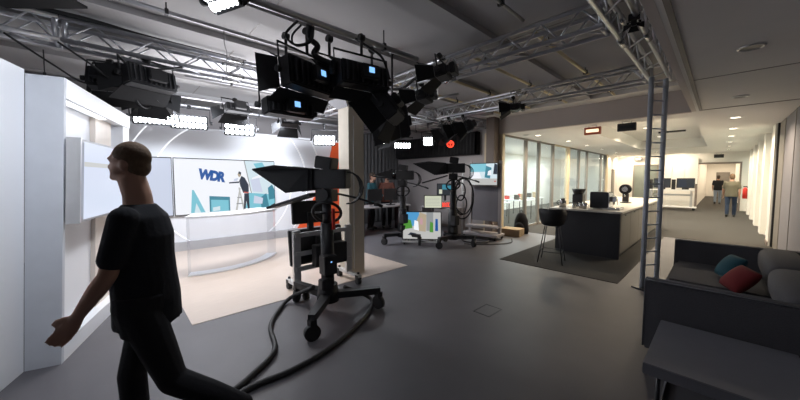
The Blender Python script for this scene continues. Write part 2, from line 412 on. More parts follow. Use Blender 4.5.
og = [(.108, 4.86, 2.67), (.108, 4.80, 2.4), (.108, 4.69, 1.99), (.108, 4.42, 1.42), (.108, 4.2, 1.0), (.108, 3.99, .63), (.108, 3.84, .41), (.108, 3.7, .201), (.108, 5.3, .201), (.108, 5.3, 2.67)]
part('orange_panel', MB().prism(og, (.03, 0, 0)), 'orange', back, label='orange panel with a slanting curved edge')

# wide wall screen with the street picture
def pic(mb, polys, x):
    """flat coloured patches on a screen facing +X, each a hair in front of the last"""
    for i, (m, pts) in enumerate(polys):
        vs_ = [mb.b.verts.new((x+.0006*i, y, z)) for y, z in pts]; f = mb.b.faces.new(vs_); f.normal_update()
        if f.normal.x < 0: f.normal_flip()
        mb._m([f], m)
def tri(y, z, w_, h, m='s_dark'): return (m, [(y-w_, z), (y+w_, z), (y, z+h)])
sw = thing('wall_screen', 'wide wall screen showing blue lettering and a man on a ladder', 'screen', (XB+.107, 0, 0))
part('housing', MB().bb(0, .05, .955, 3.09, .78, 2.04), 'black', sw)
pm = MB()
y0, y1, z0, z1 = .965, 3.08, .80, 2.02
def U(u, v): return (y0+(y1-y0)*u, z0+(z1-z0)*v)
def poly(m, *uv): return (m, [U(*q) for q in uv])
P = [poly('s_white', (0, 0), (1, 0), (1, 1), (0, 1)),
     poly('s_pale', (.655, 1), (1, 1), (1, .28), (.74, .36)), poly('s_cyan', (.70, .36), (1, .30), (1, .02), (.66, .05)),
     poly('s_white', (.74, .66), (1, .85), (1, .78), (.74, .60)), poly('s_grey', (.655, 1), (.665, 1), (.735, .35), (.725, .35)),
     poly('s_cyan', (.76, .95), (.86, .98), (.95, .72), (.84, .70)), poly('s_bluewhite', (.72, .62), (.82, .66), (.86, .36), (.75, .38)),
     poly('s_teal', (.83, .25), (.90, .34), (.93, .06), (.84, .03)), poly('s_teal', (.92, .45), (.97, .52), (1, .40), (1, .22), (.93, .2)),
     poly('s_dark', (.95, .08), (1, .12), (1, .02), (.94, .02)), poly('s_bluewhite', (.76, .30), (.86, .24), (.85, .12), (.75, .14)),
     poly('s_teal', (.30, .02), (.50, .02), (.50, .29), (.30, .32)), poly('s_cyan', (.315, .02), (.485, .02), (.485, .23), (.315, .25)),
     poly('s_pale', (.33, .10), (.40, .12), (.40, .04), (.33, .03)),
     poly('s_cyan', (.13, .02), (.26, .02), (.20, .28), (.16, .44), (.145, .44)), poly('s_pale', (.16, .02), (.22, .02), (.18, .20)),
     # man on the step ladder
     poly('s_lightgrey', (.555, .02), (.575, .02), (.615, .46), (.60, .46)), poly('s_lightgrey', (.635, .02), (.655, .02), (.60, .48), (.59, .46)),
     poly('s_grey', (.565, .14), (.635, .14), (.635, .16), (.565, .16)), poly('s_grey', (.575, .26), (.62, .26), (.62, .28), (.575, .28)),
     poly('s_dark', (.60, .60), (.625, .70), (.66, .66), (.70, .52), (.70, .38), (.64, .36), (.61, .50)),
     poly('s_red', (.645, .385), (.70, .37), (.70, .35), (.645, .36)),
     poly('s_dark', (.65, .35), (.70, .35), (.705, .04), (.685, .04), (.67, .20), (.66, .04), (.64, .04)),
     poly('s_tan', (.585, .72), (.595, .77), (.615, .77), (.62, .70), (.60, .67)), poly('s_dark', (.59, .75), (.60, .79), (.622, .77), (.622, .72)),
     poly('s_dark', (.495, .575), (.60, .59), (.60, .56), (.495, .55)), poly('s_bluewhite', (.54, .60), (.58, .60), (.59, .66), (.55, .64))]
pic(pm, P, .0505)
part('display', pm, None, sw)
# lettering WDR
cu = bpy.data.curves.new('letters', 'FONT'); cu.body = 'WDR'; cu.size = .34; cu.offset = .024; cu.extrude = .0005; cu.space_character = .86; cu.shear = .0
to = bpy.data.objects.new('lettering', cu); COL.objects.link(to)
dg = bpy.context.evaluated_depsgraph_get(); me = bpy.data.meshes.new_from_object(to.evaluated_get(dg)); bpy.data.objects.remove(to)
me.materials.clear(); me.materials.append(M['s_blue'])
lo = bpy.data.objects.new('lettering', me); COL.objects.link(lo); lo.parent = sw
lo.matrix_local = Matrix.Translation((.075, 1.40, 1.60)) @ Matrix(((0, 0, 1, 0), (1, 0, 0, 0), (0, 1, 0, 0), (0, 0, 0, 1))) @ Euler((0, 0, math.radians(-9))).to_matrix().to_4x4() @ Matrix.Diagonal((.66, .86, 1, 1))
lo['label'] = 'blue WDR lettering'
# second screen
s2 = thing('wall_screen', 'pale blue-white wall screen between the side wall and the picture screen', 'screen', (XB+.107, 0, 0))
part('housing', MB().bb(0, .05, -.25, .93, .78, 2.04), 'black', s2)
pm = MB(); pic(pm, [('s_bluewhite', [(-.24, .8), (.92, .8), (.92, 2.02), (-.24, 2.02)]), ('s_pink', [(.06, .8), (.1, .8), (.1, 1.3), (.06, 1.3)])], .0505); part('display', pm, None, s2)
# side monitor on the angled wall, mounted proud of it
s3 = thing('wall_monitor', 'thick-edged monitor on the angled side wall, seen almost edge-on', 'monitor')
part('housing', slab(MB(), .02, 1.92, .02, .10, 1.22, 1.93), 'set_base', s3)
part('side_frame', slab(MB(), .0, .02, .015, .105, 1.21, 1.94), 'alu', s3, label='bare metal edge')
def sp(mb, s0, s1, z0, z1, o, m):
    vs_ = [mb.b.verts.new(W(s, o, z)) for s, z in ((s0, z0), (s1, z0), (s1, z1), (s0, z1))]; f = mb.b.faces.new(vs_); mb._m([f], m); bmesh.ops.recalc_face_normals(mb.b, faces=[f])
    if f.normal.dot(N) < 0: f.normal_flip()
pm = MB(); sp(pm, .05, 1.9, 1.24, 1.91, .110, 's_bluewhite'); sp(pm, .05, 1.9, 1.70, 1.74, .112, 's_lightgrey')
part('display', pm, None, s3)

# acrylic presenter's desk
dk = thing('presenter_desk', 'clear acrylic presenter desk with curved foot on the pale wood floor', 'desk')
def arc(ts, R, c, z):
    return [V(c[0]+R*math.cos(t), c[1]+R*math.sin(t), z) for t in ts]
DC = (-7.15, 1.30); ts = [math.radians(a) for a in range(-20, 59, 6)]
def arcplate(R0, R1, z0, z1):
    m_ = MB(); m_.prism(arc(ts, R1, DC, z0)+arc(ts[::-1], R0, DC, z0), (0, 0, z1-z0)); return m_
part('tabletop', arcplate(.98, 1.42, .95, .985), 'set_white', dk)
part('foot', arcplate(1.18, 1.38, .007, .03), 'set_white', dk)
part('front_sheet', arcplate(1.36, 1.37, .03, .95), 'acrylic', dk)
for k in (0, -1):
    p = arc([ts[k]], 1.2, DC, 0)[0]; q = arc([ts[k]], 1.355, DC, 0)[0]
    part('fin', MB().prism([p+V(0, 0, .03), q+V(0, 0, .03), q+V(0, 0, .95), p+V(0, 0, .95)], (0.006, .008, 0)), 'acrylic', dk)

# concrete column
co = thing('concrete_column', 'square pale concrete column beside the main camera', 'column', (-4.29, 2.93, 0))
part('shaft', MB().bb(-.15, .15, -.15, .15, 0, ZC-.001), 'concrete', co)
cp = MB()
for k in range(4):
    Rk = Matrix.Rotation(k*PI/2, 3, 'Z')
    cp.prism([Rk @ V(.158, -.15, 2.74), Rk @ V(.158, .15, 2.74), Rk @ V(.36, .33, 2.93), Rk @ V(.36, -.33, 2.93)], Rk @ V(.006, 0, -.006))
part('collar', cp, 'dark_metal', co, label='flared sheet metal collar')
cb = MB(); cb.tube([(.151, -.06, .1), (.157, -.06, 1.2), (.157, -.06, 2.6)], .008, 6)
part('conduit', cb, 'white_plastic', co)

# ------------------------------------------------------------------ rigging
def truss(name, label, p, q, z, hgt=.22, wd=.25, m='truss_metal', step=.19, group='lighting trusses', r=.024):
    p = V(p[0], p[1], 0); q = V(q[0], q[1], 0); L = (q-p).length; ang = math.atan2(q.y-p.y, q.x-p.x)
    t = thing(name, label, 'truss', (p.x, p.y, z), ang, group)
    for y in (-wd/2, wd/2):
        for zz in (0, hgt): part('chord', MB().cyl((0, y, zz), (L, y, zz), r, n=12), m, t)
    n = int(L/step); n += n % 2; st = L/n
    a = MB().cyl((0, 0, 0), (st, 0, hgt), .009, n=6).mesh('brace'); b = MB().cyl((0, 0, hgt), (st, 0, 0), .009, n=6).mesh('brace')
    c = MB().cyl((0, -wd/2, 0), (0, wd/2, 0), .009, n=6).mesh('brace'); d = MB().cyl((0, -wd/2, 0), (st, wd/2, 0), .009, n=6).mesh('brace')
    for me_ in (a, b, c, d): me_.materials.append(M[m])
    for i in range(n):
        for y in (-wd/2, wd/2):
            o = link('brace', a if i % 2 == 0 else b, t); o.location = (i*st, y, 0)
        if i % 2 == 0:
            o = link('brace', d, t); o.location = (i*st, 0, 0)
    for x in (.03, L-.03):
        fr = MB()
        for y in (-wd/2, wd/2): fr.cyl((x, y, 0), (x, y, hgt), .018, n=8)
        for zz in (0, hgt): fr.cyl((x, -wd/2, zz), (x, wd/2, zz), .018, n=8)
        part('end_frame', fr, m, t)
    nj = int(L/2)
    jm = MB().tube([(-.11, 0, 0), (.11, 0, 0)], r+.008, 12).ell((-.06, 0, r+.01), (.014, .014, .012), seg=8).ell((.06, 0, r+.01), (.014, .014, .012), seg=8).mesh('coupler'); jm.materials.append(M['steel'])
    for k in range(1, nj+1):
        for y in (-wd/2, wd/2):
            for zz in (0, hgt):
                o = link('coupler', jm, t); o.location = (k*L/(nj+1), y, zz)
    return t
ZT = 3.03
truss('lighting_truss', 'box truss receding above the studio set from the upper left joint', (-4.88, -.33), (-4.88, 7.9), ZT, step=.26)
truss('lighting_truss', 'short box truss piece in the photo corner, bolted to the truss above the set', (-4.88, -2.6), (-4.88, -.34), ZT)
truss('lighting_truss', 'nearer cross truss running to the top centre-right of the photo', (-.82, 3.52), (-4.73, 3.52), ZT)
truss('lighting_truss', 'cross truss continuing over the backdrop behind the central lamps', (-5.03, 3.52), (-7.9, 3.52), ZT)
truss('lighting_truss', 'cross truss continuing over the black cameras towards the curtain', (-5.03, 5.8), (-7.9, 5.8), ZT)
truss('lighting_truss', 'farther cross truss in front of the kitchen opening', (-.82, 5.8), (-4.73, 5.8), ZT, wd=.22)
truss('lighting_truss', 'box truss with warm-lit tubes leading to the top of the ladder upright', (-.68, -2.0), (-.68, 5.95), ZT, wd=.21, step=.25, group='lighting trusses')
# upright ladder truss
lt = thing('truss_upright', 'blue-grey ladder truss standing on the floor between kitchen island and sofa', 'truss upright', (-.665, 5.62, 0), math.radians(60))
for x in (-.13, .13): part('rail', MB().cyl((x, 0, .02), (x, 0, 3.0), .031, n=14), 'ladder_metal', lt)
rm = MB().cyl((-.12, 0, 0), (.12, 0, 0), .010, n=8).mesh('rung'); rm.materials.append(M['ladder_metal'])
for i in range(15): o = link('rung', rm, lt); o.location = (0, 0, .15+i*.195)
part('base_plate', MB().box((0, 0, .01), (.42, .2, .02)), 'dark_metal', lt, .003)
# pipes
pp = [((-2.95, -2.5), (-2.75, 2.9), 3.12, .032, 'pipe_metal', 'dark thick ceiling pipe carrying the central lamps'),
      ((-3.80, -2.5), (-3.80, 3.4), 3.22, .02, 'pipe_metal', 'thin ceiling pipe left of the central lamp pipe'),
      ((-2.48, 3.7), (-2.48, 7.5), 3.30, .023, 'warm_lit_pipe', 'warm-lit ceiling pipe, second from the right between the cross trusses'),
      ((-1.58, 3.7), (-1.58, 7.5), 3.30, .023, 'warm_lit_pipe', 'warm-lit ceiling pipe, rightmost between the cross trusses'),
      ((-3.30, 3.7), (-3.30, 7.5), 3.30, .023, 'warm_lit_pipe', 'warm-lit ceiling pipe, third from the right between the cross trusses'),
      ((-4.10, 3.7), (-4.10, 7.5), 3.30, .023, 'warm_lit_pipe', 'warm-lit ceiling pipe, leftmost between the cross trusses'),
      ((-1.55, -1.5), (-1.55, 3.3), 3.30, .018, 'pipe_metal', 'thin dark ceiling pipe at the top centre'),
      ((-6.3, -1.5), (-6.3, 7.5), 2.98, .024, 'pipe_metal', 'long lamp pipe nearest the studio backdrop'),
      ((-7.05, -.6), (-7.05, 5.4), 2.98, .024, 'pipe_metal', 'long lamp pipe right above the backdrop edge'),
      ((-5.9, .9), (-5.9, 7.5), 3.22, .018, 'pipe_metal', 'thin ceiling pipe between the left truss and the backdrop')]
for p, q, z, r, m, lab in pp:
    t = thing('ceiling_pipe', lab, 'pipe', (0, 0, 0), 0, 'pipes under the studio ceiling')
    part('tube', MB().cyl((*p, z), (*q, z), r, n=12), m, t)
    for k in range(3):
        f = .1+.4*k; x = p[0]+(q[0]-p[0])*f; y = p[1]+(q[1]-p[1])*f
        part('hanger', MB().cyl((x, y, z), (x, y, ZC-.068 if z < 3.29 else ZC), .007, n=6).box((x, y, z), (.06, .03, r*2.6)), 'dark_metal', t)
tb = single('ceiling_tube', MB().cyl((-3.85, 4.22, 3.0), (-3.08, 4.24, 3.0), .022, n=12).cyl((-3.5, 4.23, 3.0), (-3.5, 4.23, 3.31), .01, n=6), 'alu', 'short bright tube hung between the two cross trusses', 'tube')

# ------------------------------------------------------------------ studio lamps; local +X is the way the lamp looks
def rotd(yaw, pitch): return (0, math.radians(pitch), math.radians(yaw))
def make_lamp(label, loc, yaw, pitch, w_=.50, h=.34, lit=False, grp='studio lamps', doors=True, top=None, L_=.20, disp=False):
    t = thing('studio_lamp', label, 'studio lamp', loc, rotd(yaw, pitch), grp)
    part('housing', MB().bb(-.10, .06, -w_/2, w_/2, -h/2, h/2), 'black', t, .015)
    fins = MB()
    for i in range(9): y = -w_/2+.05+i*(w_-.1)/8; fins.bb(-.13, -.10, y-.006, y+.006, -h/2+.03, h/2-.03)
    part('cooling_fins', fins, 'dark_metal', t)
    if lit:
        c = MB(); nx, nz = (6, 2) if w_ < .6 else (9, 2)
        for i in range(nx):
            for j in range(nz):
                y = -w_/2+.02+(i+.5)*(w_-.04)/nx; z = -h/2+.02+(j+.5)*(h-.04)/nz
                c.ell((.062, y, z), (.012, (w_-.04)/nx*.43, (h-.04)/nz*.45), seg=10)
        part('lens', c, 'lamp_cell', t, label='glowing cell grid')
    else: part('lens', MB().bb(.06, .066, -w_/2+.02, w_/2-.02, -h/2+.02, h/2-.02), 'off_lens', t)
    if doors:
        for nm, pts in (('top', [(.06, -w_/2, h/2), (.06, w_/2, h/2), (.06+L_, w_/2+.05, h/2+.10), (.06+L_, -w_/2-.05, h/2+.10)]),
                        ('bottom', [(.06, -w_/2, -h/2), (.06, w_/2, -h/2), (.06+L_, w_/2+.05, -h/2-.10), (.06+L_, -w_/2-.05, -h/2-.10)]),
                        ('left', [(.06, w_/2, -h/2), (.06, w_/2, h/2), (.06+L_, w_/2+.13, h/2+.04), (.06+L_, w_/2+.13, -h/2-.04)]),
                        ('right', [(.06, -w_/2, -h/2), (.06, -w_/2, h/2), (.06+L_, -w_/2-.13, h/2+.04), (.06+L_, -w_/2-.13, -h/2-.04)])):
            part('barn_door', MB().prism(pts, (0, .004, .004)), 'black_matte', t)
    y = w_/2+.035; yk = MB().tube([(0, -y, 0), (0, -y, h/2+.12), (0, y, h/2+.12), (0, y, 0)], .011, 8)
    part('yoke', yk, 'black', t)
    part('power_unit', MB().bb(-.2, -.13, -.1, .1, -.07, .07), 'black', t, .01)
    if disp: part('indicator', MB().bb(-.205, -.2, -.03, .03, -.02, .035), 'blue_disp', t, label='small blue display')
    for s in (-1, 1): part('knob', MB().cyl((0, s*y, 0), (0, s*(y+.04), 0), .03, n=12), 'rubber', t)
    # clamp and drop arm towards the rig, straight up in the world
    if top:
        u = Matrix.Rotation(-math.radians(pitch), 4, 'Y').to_3x3()
        R = (Euler(rotd(yaw, pitch)).to_matrix()).inverted()
        up = R @ V(0, 0, 1); base = V(0, 0, h/2+.12)
        wz = (Euler(rotd(yaw, pitch)).to_matrix() @ base).z
        Ld = max(.04, top-loc[2]-wz)
        a = MB().cyl(base, base+up*Ld, .016, n=8); part('drop_arm', a, 'dark_metal', t)
        cl = MB().cyl(base+up*(Ld-.04)+V(0, -.03, 0), base+up*(Ld-.04)+V(0, .03, 0), .035, n=10)
        part('clamp', cl, 'rubber', t)
    return t
L = make_lamp
L('big black lamp with barn doors, left of the central pair below the ceiling pipe', (-2.93, 1.50, 2.60), 196, 6, .64, .28, top=3.12, L_=.14, disp=True)
L('black lamp right beside the column top, second of the central pair', (-2.66, 1.97, 2.66), 172, 5, .56, .24, top=3.12, L_=.08, disp=True)
L('low black lamp hanging under the central pair at their left', (-3.18, 1.38, 2.32), 184, 5, .52, .17, doors=False, top=3.12, disp=True)
L('black lamp tucked between the central pair', (-2.92, 1.74, 2.70), 180, 5, .22, .16, top=3.12, L_=.06)
L('black lamp with large flaps tilted steeply down, right of the column', (-2.72, 2.36, 2.40), 215, 38, .44, .34, top=3.12)
L('tall black lamp behind the tilted one, right of the column', (-3.2, 2.95, 2.38), 250, 10, .40, .46, top=3.38)
L('cluster lamp at the left truss, upper of the group above the side wall', (-4.86, .38, 2.80), 205, 10, .52, .24, top=3.03)
L('cluster lamp at the left truss, nearest the photo edge', (-5.15, .02, 2.78), 160, 14, .36, .24, top=3.03)
L('small lamp below the left truss cluster', (-5.2, .40, 2.66), 150, 15, .30, .18, top=3.03, L_=.12)
L('cluster lamp at the left truss, farthest and lowest of the group', (-5.60, .46, 2.70), 190, 10, .34, .20, top=3.0, L_=.14)
L('spotlight hanging in the top edge of the photo at left', (-2.36, .60, 2.84), 292, 52, .30, .18, lit=True, top=3.38, doors=False)
for i, (x, y, z, yw, w_, lab) in enumerate(((-7.05, .60, 2.72, -12, .62, 'lit multi-cell lamp above the left end of the backdrop'),
        (-7.05, 1.12, 2.70, -12, .60, 'second lit multi-cell lamp from the left above the backdrop'),
        (-7.05, 2.0, 2.66, -15, .58, 'lit lamp above the middle of the picture screen'),
        (-7.05, 4.00, 2.60, -30, .55, 'lit lamp in front of the orange panel top'))):
    L(lab, (x, y, z-.03), yw, 10, w_, .27, lit=True, top=2.98, doors=False)
L('small square lit lamp just right of the column', (-6.3, 5.25, 2.62), -40, 12, .26, .24, lit=True, top=2.98, doors=False)
L('flat lit lamp with bright underside over the second camera', (-6.3, 6.05, 2.55), -40, 30, .50, .2, lit=True, top=2.98, doors=False)
L('small lit lamp at the right end of the row behind the column', (-5.6, 6.35, 2.62), -50, 12, .28, .26, lit=True, top=3.38, doors=False)
L('small dark lamp on the pipe over the picture screen', (-6.3, 1.75, 2.88), 190, 20, .42, .16, top=2.98)
L('small dark lamp over the right edge of the picture screen', (-6.3, 2.75, 2.76), 170, 30, .34, .18, top=2.98)
L('dark lamp hanging above the red sign, left one', (-4.7, 6.0, 2.72), 200, 25, .34, .24, top=3.03)
L('dark lamp hanging above the red sign, middle one', (-4.35, 5.8, 2.72), 230, 25, .34, .26, top=3.03)
L('dark lamp hanging above the red sign, right one', (-3.95, 5.8, 2.74), 215, 25, .30, .24, top=3.03)
L('black lamp clamped on the left end of the nearer cross truss', (-3.2, 3.52, 2.84), 200, 10, .34, .16, top=3.03)
L('small black lamp clamped on the nearer cross truss, further right', (-2.60, 3.22, 2.98), 200, 10, .28, .15, top=3.25)
L('small black lamp on the farther cross truss', (-2.85, 5.75, 2.96), 205, 5, .30, .12, top=3.2)
tl = L('tiny black lamp hanging inside the right-hand truss', (-.60, 3.45, 2.90), 100, 20, .10, .08, top=3.03, L_=.06)
tl.scale = (.42,)*3; tl.location.z = 2.99
# big black flag in the top-left corner
single('light_flag', MB().box((0, 0, 0), (.70, .20, .02), (0, 0, 0)).cyl((.3, .05, 0), (.3, .05, .30), .01, n=6), 'black_matte', 'black flag at the very top left corner of the photo', 'flag', loc=(-4.02, -.42, 3.08)).rotation_euler = (0, 0, math.radians(47))
# red tally sign
rs = thing('warning_light', 'round red glowing warning light hanging above the third camera', 'warning light', (-4.72, 6.2, 2.45), math.radians(-45))
part('housing', MB().cyl((-.03, 0, 0), (.02, 0, 0), .10, n=24), 'black', rs)
part('lens', MB().torus((.022, 0, 0), .075, .016, (1, 0, 0)), 'red_led', rs)
part('symbol', MB().bb(.02, .03, -.045, .045, .02, .045).bb(.02, .03, -.014, .014, -.05, .02), 'red_led', rs)
part('stem', MB().cyl((0, 0, .1), (0, 0, .58), .01, n=6), 'dark_metal', rs)
# loose cables on the rigging
def cable(label, pts, r=.012, sub=6, group='rig cables', cat='cable'):
    P_ = [V(*p) for p in pts]; out = []
    for i in range(len(P_)-1):
        a = P_[max(i-1, 0)]; b = P_[i]; c = P_[i+1]; d = P_[min(i+2, len(P_)-1)]
        for k in range(sub):
            t = k/sub; out.append(.5*((2*b)+(c-a)*t+(2*a-5*b+4*c-d)*t*t+(3*b-a-3*c+d)*t**3))
    out.append(P_[-1]); return single('cable', MB().tube(out, r, 8), 'rubber', label, cat, group)
cable('thick black cable bundle lying along the top of the left truss', [(-4.95, -2.0, 3.315), (-4.9, -1.0, 3.32), (-4.85, -.2, 3.33), (-4.9, .4, 3.315), (-4.9, 1.5, 3.31)], .03)
cable('black cable sagging from the left truss down to its lamp cluster', [(-4.76, -.35, 3.0), (-4.76, -.1, 2.82), (-4.9, .05, 2.74), (-5.05, .15, 2.86)], .010)
cable('black cable hanging in a loop left of the left lamp cluster', [(-5.3, -.1, 3.02), (-5.5, -.15, 2.9), (-5.55, 0, 2.78), (-5.4, .1, 2.72), (-5.3, .2, 2.8)], .012)
cable('black cable draped across the front of the left lamp cluster', [(-4.78, .1, 3.0), (-4.85, .2, 2.93), (-4.7, .45, 2.9), (-4.75, .7, 3.0)], .012)
cable('black cable dangling below the left lamp cluster', [(-5.1, .3, 2.95), (-5.0, .25, 2.6), (-5.15, .35, 2.5), (-5.4, .5, 2.62)], .010)
cable('black cable looping behind the left lamp cluster', [(-4.78, -.7, 2.99), (-4.95, -.4, 2.80), (-5.2, -.2, 2.72), (-5.35, 0, 2.78)], .010)
cable('cable coil hanging from the clamp over the central lamps', [(-2.85, 1.35, 3.1), (-2.9, 1.25, 2.96), (-2.88, 1.35, 2.88), (-2.84, 1.48, 2.95), (-2.83, 1.5, 3.09)], .012)
cable('thick cable bundle wrapped round the drop pole above the central lamps', [(-2.84, 1.46, 3.10), (-2.90, 1.50, 3.0), (-2.86, 1.56, 2.93), (-2.90, 1.54, 2.86), (-2.84, 1.58, 2.80), (-2.78, 1.66, 2.76)], .03)
cable('thin cable coil on the clamp of the drop pole', [(-2.88, 1.40, 3.09), (-2.95, 1.34, 3.0), (-2.96, 1.36, 2.92), (-2.88, 1.46, 2.94), (-2.84, 1.50, 3.04)], .010)
cable('cable looping from the ceiling pipe behind the right central lamp', [(-2.76, 1.95, 3.09), (-2.68, 2.1, 3.0), (-2.60, 2.2, 2.9), (-2.6, 2.3, 2.7)], .014)
cable('thin wire stay from the thin pipe to the left truss', [(-3.8, .95, 3.2), (-4.0, 1.0, 3.16), (-4.3, 1.1, 3.13), (-4.75, 1.2, 3.06)], .005)
cable('cable bundle on the nearer cross truss near its left end', [(-3.9, 3.38, 3.08), (-3.5, 3.36, 3.0), (-3.2, 3.37, 3.1), (-2.9, 3.36, 3.02), (-2.6, 3.37, 3.08)], .022)
cable('black cable hanging from the nearer cross truss beside the column', [(-3.5, 3.36, 3.0), (-3.5, 3.3, 2.8), (-3.45, 3.3, 2.72), (-3.35, 3.34, 2.9)], .010)

# ------------------------------------------------------------------ main camera on pedestal
def caster(parent, x, y, r=.06, yaw=0):
    c = MB(); d = V(math.cos(yaw), math.sin(yaw), 0)*.03
    c.cyl(V(x, y, r)-d, V(x, y, r)+d, r, n=18); w_ = part('caster', c, 'rubber', parent)
    part('fork', MB().box((x, y, r*2+.02), (.07, .07, .06)).cyl((x, y, r*1.2), (x, y, r*2+.09), .02, n=8), 'black', w_)
    return w_
def pedestal(label, loc, yaw, height, s=1.0, hood=True, tall_screen=False, yaw_base=0, grp='studio cameras', near=False):
    t = thing('studio_camera', label, 'studio camera', loc, 0, grp)
    for k in range(3):
        a = (math.radians((-45, 60, 191)[k]) if near else yaw_base+k*2*PI/3); e = V(math.cos(a), math.sin(a), 0)*(.62 if near else .5)
        bx = MB().prism([V(math.cos(a+1.4), math.sin(a+1.4), 0)*.06+V(0, 0, .19), e+V(math.cos(a+PI/2), math.sin(a+PI/2), 0)*.035+V(0, 0, .19),
                         e-V(math.cos(a+PI/2), math.sin(a+PI/2), 0)*.035+V(0, 0, .19), V(math.cos(a-1.4), math.sin(a-1.4), 0)*.06+V(0, 0, .19)], (0, 0, .075))
        part('leg', bx, 'black', t)
        caster(t, e.x*.97, e.y*.97, .08, a+.6)
    part('hub', MB().cyl((0, 0, .16), (0, 0, .36), .13, .11, n=20), 'black', t)
    part('column', MB().cyl((0, 0, .36), (0, 0, height-.42), .075, n=20), 'black', t)
    if not near: part('lower_column', MB().cyl((0, 0, .30), (0, 0, .86), .125, .105, n=20), 'black', t)
    part('inner_column', MB().cyl((0, 0, height-.42), (0, 0, height-.14), .05, n=18), 'dark_metal', t)
    part('control_box', MB().box((.10, -.05, .62), (.14, .16, .22)).box((.09, -.08, .40), (.10, .14, .12)), 'black', t, .01)
    R = Matrix.Rotation(yaw, 4, 'Z')
    h = height
    def rp(name, mb, m, par=t, bevel=0, label=None):
        bmesh.ops.transform(mb.b, matrix=R, verts=mb.b.verts); return part(name, mb, m, par, bevel, label)
    rp('steering_ring', MB().torus((0, 0, h-.30), .16, .018, (.25, -.75, .6)).cyl((-.16, 0, h-.29), (.16, 0, h-.31), .01, n=8).cyl((0, -.16, h-.30), (0, .16, h-.30), .01, n=8), 'black', label='round steering ring')
    rp('pan_head', MB().box((0, 0, h-.10), (.20, .16, .14)).cyl((0, -.11, h-.09), (0, .11, h-.09), .07, n=16), 'black', bevel=0)
    rp('camera_body', MB().box((-.06, 0, h+.09), (.42, .17, .22)), 'black', bevel=.012)
    rp('viewfinder', MB().box((-.02, .03, h+.27), (.20, .20, .14), (0, -.15, 0)), 'black', bevel=.01)
    rp('camera_lens', MB().cyl((.15, 0, h+.06), (.38, 0, h+.06), .07, .085, n=18), 'black_gloss')
    rp('pan_bar', MB().tube([(-.05, -.12, h-.08), (-.3, -.2, h-.14), (-.55, -.24, h-.22)], .013, 8).cyl((-.5, -.235, h-.20), (-.6, -.25, h-.24), .02, n=8), 'black')
    hs = MB()
    if hood:
        # prompter: mirror hood flaring forward and the upward-facing screen below it
        hs.prism([(.16, .13, h+.20), (.16, -.13, h+.20), (.55, -.20, h+.235), (.95, -.06, h+.20), (.95, .06, h+.20), (.55, .20, h+.235)], (0, 0, .012))
        for sgn in (1, -1):
            hs.prism([(.16, sgn*.13, h-.04), (.16, sgn*.13, h+.20), (.55, sgn*.20, h+.235), (.95, sgn*.06, h+.20), (.42, sgn*.17, h-.07)], (0, .006*sgn, 0))
        hs.prism([(.12, -.12, h+.20), (.12, .12, h+.20), (.12, .12, h-.04), (.12, -.12, h-.04)], (.08, 0, 0))
        rp('prompter_hood', hs, 'black_matte')
        rp('prompter_screen', MB().prism([(.14, .16, h-.10), (.14, -.16, h-.10), (.72, -.12, h-.27), (.72, .12, h-.27)], (0, 0, .03)), 'black', label='flat lower prompter screen')
    else:
        hs.prism([(.20, .17, h-.02), (.20, -.17, h-.02), (.70, -.24, h+.05), (.70, .24, h+.05)], (0, 0, .03))
        hs.prism([(.22, .15, h+.01), (.22, .15, h+.24), (.68, .22, h+.09)], (0, .006, 0)); hs.prism([(.22, -.15, h+.01), (.22, -.15, h+.24), (.68, -.22, h+.09)], (0, -.006, 0))
        rp('prompter_hood', hs, 'black_matte')
    cb_ = MB()
    for k in range(3):
        pts = [V(-.26, -.03+.03*k, h+.17)] + [V(-.26-(.14+.03*k)*math.sin(a_), -.03+.03*k, h-.01+.18*math.cos(a_)) for a_ in [PI*j/8 for j in range(1, 9)]]
        cb_.tube(pts, .009, 6)
    rp('cable_loop', cb_, 'rubber')
    return t
cm = pedestal('large black studio camera on a wheeled pedestal, nearest of the three, beside the column', (-3.14, 1.80, 0), math.radians(213), 1.50, near=True)
rb_ = MB()
rb_.box((.09, .03, 1.13), (.03, .03, .24)); part('red_marker', rb_, 'red_paint', cm, label='red stripe on the column')
ln = MB().cyl((-.24, -.05, 1.52), (-.24, -.058, 1.52), .03, n=12)
part('control_lamp', MB().box((.171, -.05, .66), (.004, .02, .012)), 'blue_disp', cm)
cable('thick black floor cable from the pedestal base towards the bottom centre', [(-3.30, 1.70, .30), (-3.75, 1.60, .06), (-3.5, 1.33, .025), (-3.2, 1.15, .025), (-2.75, 1.02, .025), (-2.5, .72, .025), (-2.38, .50, .025), (-2.2, .2, .025)], .024, group='floor cables')
cable('thick black floor cable curving right of the pedestal towards the bottom centre', [(-3.10, 2.0, .28), (-3.05, 2.35, .06), (-2.8, 2.15, .025), (-2.55, 1.70, .025), (-2.42, 1.35, .025), (-2.36, 1.0, .025), (-2.36, .62, .025), (-2.1, .1, .025)], .024, group='floor cables')
pedestal('black studio camera under the lit lamps, farthest of the three, by the standing crew', (-5.35, 5.15, 0), math.radians(214), 1.58, hood=False, yaw_base=.2)
pedestal('black studio camera with raised hood before the grey wall, right of the floor monitor', (-4.32, 5.80, 0), math.radians(214), 1.74, yaw_base=.5)

